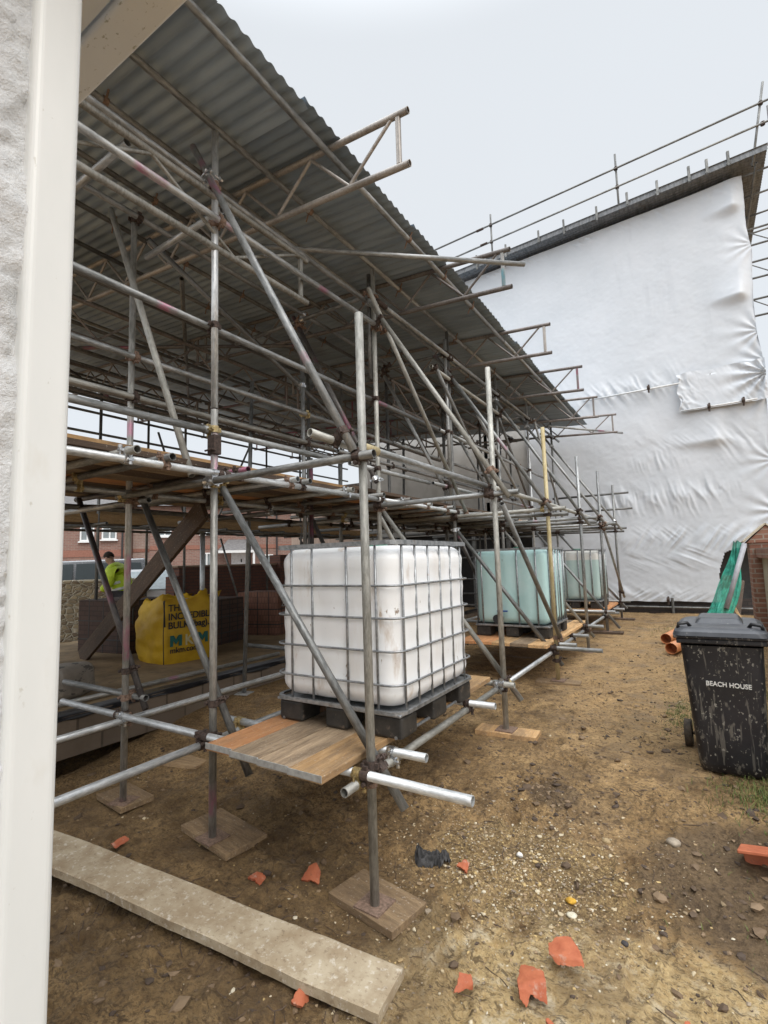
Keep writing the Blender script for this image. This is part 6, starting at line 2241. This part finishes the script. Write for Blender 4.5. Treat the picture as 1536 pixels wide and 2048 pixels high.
mb.smooth = True
rows = []
for i in range(50):
    t = i / 49
    row = []
    for k in range(60):
        u = k / 59
        wdt = 0.17 * (1 - t) ** 0.8 + 0.066 + 0.05 * max(0, 0.35 - t)
        cxp = 0.085 + 0.83 * t - 0.3 * t * t
        fold = 0.05 * (1 - abs(2 * fbm(np.array([u * 7 + t * 0.7]), np.array([t * 2.2]), 3, 131)[0] - 1)) - 0.02
        row.append((cxp + (u - 0.5) * 2 * wdt + 0.02 * math.sin(t * 9 + u * 4), 11.25 + 0.55 * t - fold * 2 - 0.06 * math.sin(u * PI), 0.04 + 1.62 * t + 0.02 * math.sin(u * 12) * (t > 0.9)))
    rows.append(row)
mb.grid(rows)
tag(mb.build('debris_netting', NET), 'bundle of green debris netting hung against the sheeted wall', 'netting')

PB = brick_mat('brown_pier_brick', (0.22, 0.1, 0.065), (0.29, 0.15, 0.1), (0.3, 0.25, 0.2), axis='x+y', dirt_amt=0.4)
pr = thing('brick_pier', 'brown brick gate pier with gabled cap at the right edge', 'pier', (0.92, 9.85, 0.05))
mb = MB()
mb.box((0.88, 9.9, 0.8), (0.44, 0.5, 1.6))
mb.add([(0.625, 9.62, 1.6), (1.135, 9.62, 1.6), (0.88, 9.62, 1.86), (0.625, 10.18, 1.6), (1.135, 10.18, 1.6), (0.88, 10.18, 1.86)], [(0, 1, 2), (4, 3, 5), (0, 3, 4, 1), (0, 2, 5, 3), (1, 4, 5, 2)])
mb.build('brickwork', PB, pr)
mb = MB()
for sx in (-1, 1):
    a_ = math.atan2(0.26, 0.28)
    mb.box((0.88 + sx * 0.145, 9.9, 1.752), (0.40, 0.6, 0.02), M=Matrix.Translation((0.88 + sx * 0.145, 9.9, 1.752)) @ Matrix.Rotation(sx * a_, 4, 'Y') @ Matrix.Translation((-0.88 - sx * 0.145, -9.9, -1.752)))
mb.build('cap', flat('cream_mortar', (0.5, 0.43, 0.32), 0.9), pr)
fp = thing('concrete_fence', 'grey green concrete panel fence running beside the brick pier', 'fence', (0.8, 7.5, 0.0))
mb = MB()
mb.box((0.86, 6.7, 0.68), (0.12, 5.9, 1.36))
mb.build('panel', mat('mossy_concrete', (0.34, 0.33, 0.24), (0.46, 0.45, 0.36), 2, 0.9, 0, 0.3, 0.004, 'World', stretch=(1, 2, 0.4), spots=[((0.22, 0.24, 0.13), 3, 0.55, 0.7, (1, 1, 0.3), 0.6)]), fp)
mb = MB()
mb.box((0.84, 6.7, 1.44), (0.22, 5.88, 0.14))
mb.build('coping', PB, fp)

# ------------------------------------------------------------------ broken roof tiles and small finds on the ground
TERR = mat('terracotta_tile', (0.34, 0.085, 0.036), (0.46, 0.14, 0.062), 14, 0.75, 0, 0.3, 0.003, spots=[((0.46, 0.37, 0.3), 16, 0.6, 0.7, (1, 1, 1), 0.5), ((0.22, 0.08, 0.045), 34, 0.6, 0.68, (1, 1, 1), 0.5)])


def shard(x, y, poly, rad, rz, tilt_, label, lift=0.0, th=0.013, fold=(0.0, 0.0, 0.7)):
    """a broken piece of curved clay tile"""
    z = ground_h(x, y)
    ps = np.array(poly) * 0.85
    # a fine sheet of cells clipped by the broken outline
    cell = 0.0035
    mn, mxx = ps.min(0) - 0.01, ps.max(0) + 0.01
    ux, uy = np.arange(mn[0], mxx[0], cell), np.arange(mn[1], mxx[1], cell)
    CXm, CYm = np.meshgrid(ux + cell / 2, uy + cell / 2, indexing='ij')
    wob = 0.012 * (fbm(CXm * 60 + x * 7, CYm * 60 + y * 5, 4, 161) - 0.5)
    tx_, ty_ = CXm + wob, CYm - wob
    ins = np.zeros(CXm.shape, bool)
    for i in range(len(ps)):
        (xa, ya), (xb, yb) = ps[i], ps[(i + 1) % len(ps)]
        if ya != yb:
            ins ^= ((ya > ty_) != (yb > ty_)) & (tx_ < (xb - xa) * (ty_ - ya) / (yb - ya) + xa)
    bm = bmesh.new()
    vmap = {}

    def gv(i, j):
        if (i, j) not in vmap:
            vmap[(i, j)] = bm.verts.new((mn[0] + i * cell, mn[1] + j * cell, 0))
        return vmap[(i, j)]
    for i, j in zip(*np.nonzero(ins)):
        bm.faces.new((gv(i, j), gv(i + 1, j), gv(i + 1, j + 1), gv(i, j + 1)))
    bmesh.ops.smooth_vert(bm, verts=[v for v in bm.verts if v.is_boundary], factor=0.5, use_axis_x=True, use_axis_y=True, use_axis_z=True)
    bmesh.ops.recalc_face_normals(bm, faces=bm.faces)
    bmesh.ops.solidify(bm, geom=bm.faces[:], thickness=th)
    fa, fs0, fang = fold
    for v in bm.verts:
        v.co.z += 0.005 * (fbm(np.array([v.co.x * 40 + x * 9 + 50]), np.array([v.co.y * 40 + y * 7 + 50]), 4, 151)[0] - 0.5) - 1.6 * v.co.x ** 2
        ca_, sa_ = math.cos(fa), math.sin(fa)
        s1, t1, z1 = v.co.x * ca_ + v.co.y * sa_ - fs0, -v.co.x * sa_ + v.co.y * ca_, v.co.z
        R_ = rad
        arc = R_ * abs(fang)
        if s1 > 0:
            th1 = min(s1, arc) / R_
            ex1 = max(0.0, s1 - arc)
            s2 = (R_ - z1 * 0) * math.sin(th1) + ex1 * math.cos(th1) + z1 * math.sin(th1)
            z2 = -R_ * (1 - math.cos(th1)) - ex1 * math.sin(th1) + z1 * math.cos(th1)
        else:
            s2, z2 = s1, z1
        s2 += fs0
        v.co = Vector((s2 * ca_ - t1 * sa_, s2 * sa_ + t1 * ca_, z2))
    Mx = Matrix.Translation((x, y, z + lift)) @ Matrix.Rotation(rz, 4, 'Z') @ Matrix.Rotation(tilt_[0], 4, 'X') @ Matrix.Rotation(tilt_[1], 4, 'Y')
    mb = MB()
    mb.bm(bm, Mx)
    return tag(mb.build('tile_shard', TERR), label, 'tile fragment', 'broken terracotta tile pieces')


shard(-2.25, 2.14, [(-0.06, -0.035), (0.06, -0.03), (0.05, 0.04), (-0.03, 0.03)], 0.025, 0.1, (0.15, 0.1), 'small curved terracotta piece on the mud left of the leaning fan shaped one', 0.03)
shard(-1.97, 2.27, [(-0.06, -0.04), (0.075, -0.02), (0.05, 0.05), (0.0, 0.085), (-0.045, 0.06)], 0.025, 0.2, (0.5, -0.1), 'fan shaped terracotta piece beside the nearest sole board', 0.03)
shard(-3.25, 1.92, [(-0.03, -0.05), (0.03, -0.04), (0.035, 0.06), (-0.02, 0.05)], 0.025, -0.2, (0.3, 0.3), 'narrow terracotta sliver standing behind the long plank near the house', 0.05)
shard(-1.51, 1.67, [(-0.045, -0.02), (0.0, -0.035), (0.05, 0.0), (0.045, 0.035), (-0.02, 0.04)], 0.025, 0.5, (0.35, 0.2), 'terracotta lump in front of the long plank', 0.025)
shard(-0.96, 2.06, [(-0.05, -0.05), (0.0, -0.02), (0.05, -0.01), (0.03, 0.05), (-0.03, 0.045)], 0.025, 0.3, (0.5, 0.2), 'hooked terracotta piece right of the plank end', 0.035, fold=(-0.9, -0.005, 1.0))
shard(-0.71, 2.16, [(-0.10, 0.085), (-0.07, -0.02), (-0.02, -0.09), (0.02, -0.10), (0.015, -0.045), (0.10, -0.035), (0.06, 0.03), (0.02, 0.085)], 0.025, -0.15, (0.06, -0.12), 'large notched terracotta piece on the pale sand', 0.075, fold=(-0.75, -0.005, 1.0))
shard(-0.625, 2.36, [(-0.085, 0.02), (-0.07, -0.04), (-0.03, -0.075), (0.1, -0.05), (0.07, 0.03), (0.02, 0.085), (-0.05, 0.07)], 0.025, 0.05, (0.16, -0.05), 'large broad terracotta piece with mortar smear', 0.08, fold=(-1.45, 0.015, 0.95))
shard(-1.24, 2.70, [(-0.05, 0.0), (0.03, -0.03), (0.045, 0.04), (0.01, 0.045)], 0.025, 0.2, (0.5, 0.0), 'bright orange tile chip near the crumpled black rag', 0.03)
shard(-0.18, 2.33, [(-0.02, -0.01), (0.03, -0.015), (0.015, 0.02)], 0.025, 0.2, (0.1, 0.0), 'tiny red tile chip on the sand at the right', 0.012)
shard(-0.62, 2.09, [(-0.02, -0.02), (0.02, -0.01), (0.01, 0.025), (-0.015, 0.02)], 0.025, 0.9, (0.1, 0.1), 'tiny red tile chip between the two large pieces', 0.012)
shard(-1.79, 1.9, [(-0.03, -0.01), (0.03, -0.015), (0.02, 0.02)], 0.025, 0.1, (0.2, 0.0), 'tiny red tile chip tucked against the long plank', 0.012)
# the big ridge tile propped at the right
mb = MB()
mb.smooth = False
Mr = Matrix.Translation((0.13, 3.28, ground_h(0.13, 3.28) + 0.015)) @ Matrix.Rotation(-0.12, 4, 'Z') @ Matrix.Rotation(-0.1, 4, 'Y')
Mt = Mr @ Matrix.Translation((-0.07, 0, 0.075)) @ Matrix.Rotation(-0.22, 4, 'X') @ Matrix.Rotation(-0.06, 4, 'Y')
mb.rbox((0.3, 0, 0), (0.6, 0.15, 0.018), 0.004, seg=1, M=Mt)
mb.rbox((0.3, 0.068, -0.05), (0.59, 0.016, 0.1), 0.004, seg=1, M=Mt)
tag(mb.build('ridge_tile', TERR), 'whole angled terracotta ridge tile at the right edge', 'ridge tile')
# rounded stones and finds
def stone(x, y, s_, col_, label, nm='stone', fl=0.75):
    mb = MB()
    mb.smooth = True
    bm = bmesh.new()
    bmesh.ops.create_icosphere(bm, subdivisions=3, radius=1)
    sd0 = random.randint(0, 999)
    for v in bm.verts:
        n_ = fbm(np.array([v.co.x * 1.7 + v.co.z + 9]), np.array([v.co.y * 1.7 - v.co.z + 9]), 3, sd0)[0] - 0.5
        v.co *= 1 + 0.5 * n_
    mb.bm(bm, Matrix.Translation((x, y, ground_h(x, y) + s_ * 0.35)) @ Matrix.Diagonal((s_ * 1.2, s_, s_ * fl, 1)))
    return tag(mb.build(nm, flat(nm + '_surface', col_, 0.85, 0, 0.3, 30, 0.3)), label, 'stone')


stone(-0.25, 3.33, 0.03, (0.3, 0.25, 0.19), 'large round brown pebble near the ridge tile')
stone(-0.58, 3.22, 0.02, (0.38, 0.28, 0.15), 'small ochre pebble left of the large round pebble')
stone(-0.68, 2.74, 0.022, (0.5, 0.28, 0.03), 'bright yellow broken stone on the gravel', fl=0.6)
stone(-0.66, 2.66, 0.02, (0.6, 0.55, 0.42), 'cream stone chip just below the yellow one', fl=0.5)
stone(-0.42, 2.6, 0.014, (0.05, 0.045, 0.045), 'small black stone on the pale sand')
stone(-1.0, 2.95, 0.016, (0.62, 0.6, 0.56), 'white pebble on the gravel patch')
# crumpled rag
mb = MB()
mb.smooth = True
rows = []
for i in range(30):
    row = []
    for k in range(40):
        u, t = k / 39 - 0.5, i / 29 - 0.5
        h = 0.055 * fbm(np.array([u * 9 + 4]), np.array([t * 7 + 2]), 3, 141)[0] * (1 - (2 * abs(t)) ** 3) + 0.03 * (1 - abs(2 * fbm(np.array([u * 12]), np.array([t * 4]), 2, 142)[0] - 1)) ** 2
        x, y = -1.44 + u * 0.2 * (1 + 0.3 * t), 2.70 + t * 0.1 + 0.03 * math.sin(u * 7)
        row.append((x, y, ground_h(x, y) + h - 0.012))
    rows.append(row)
mb.grid(rows)
tag(mb.build('black_rag', flat('dirty_black_cloth', (0.045, 0.043, 0.042), 0.85, 0, 0.5, 25, 0.5)), 'crumpled black rag on the mud by the nearest post', 'rag')

bpy.context.view_layer.update()
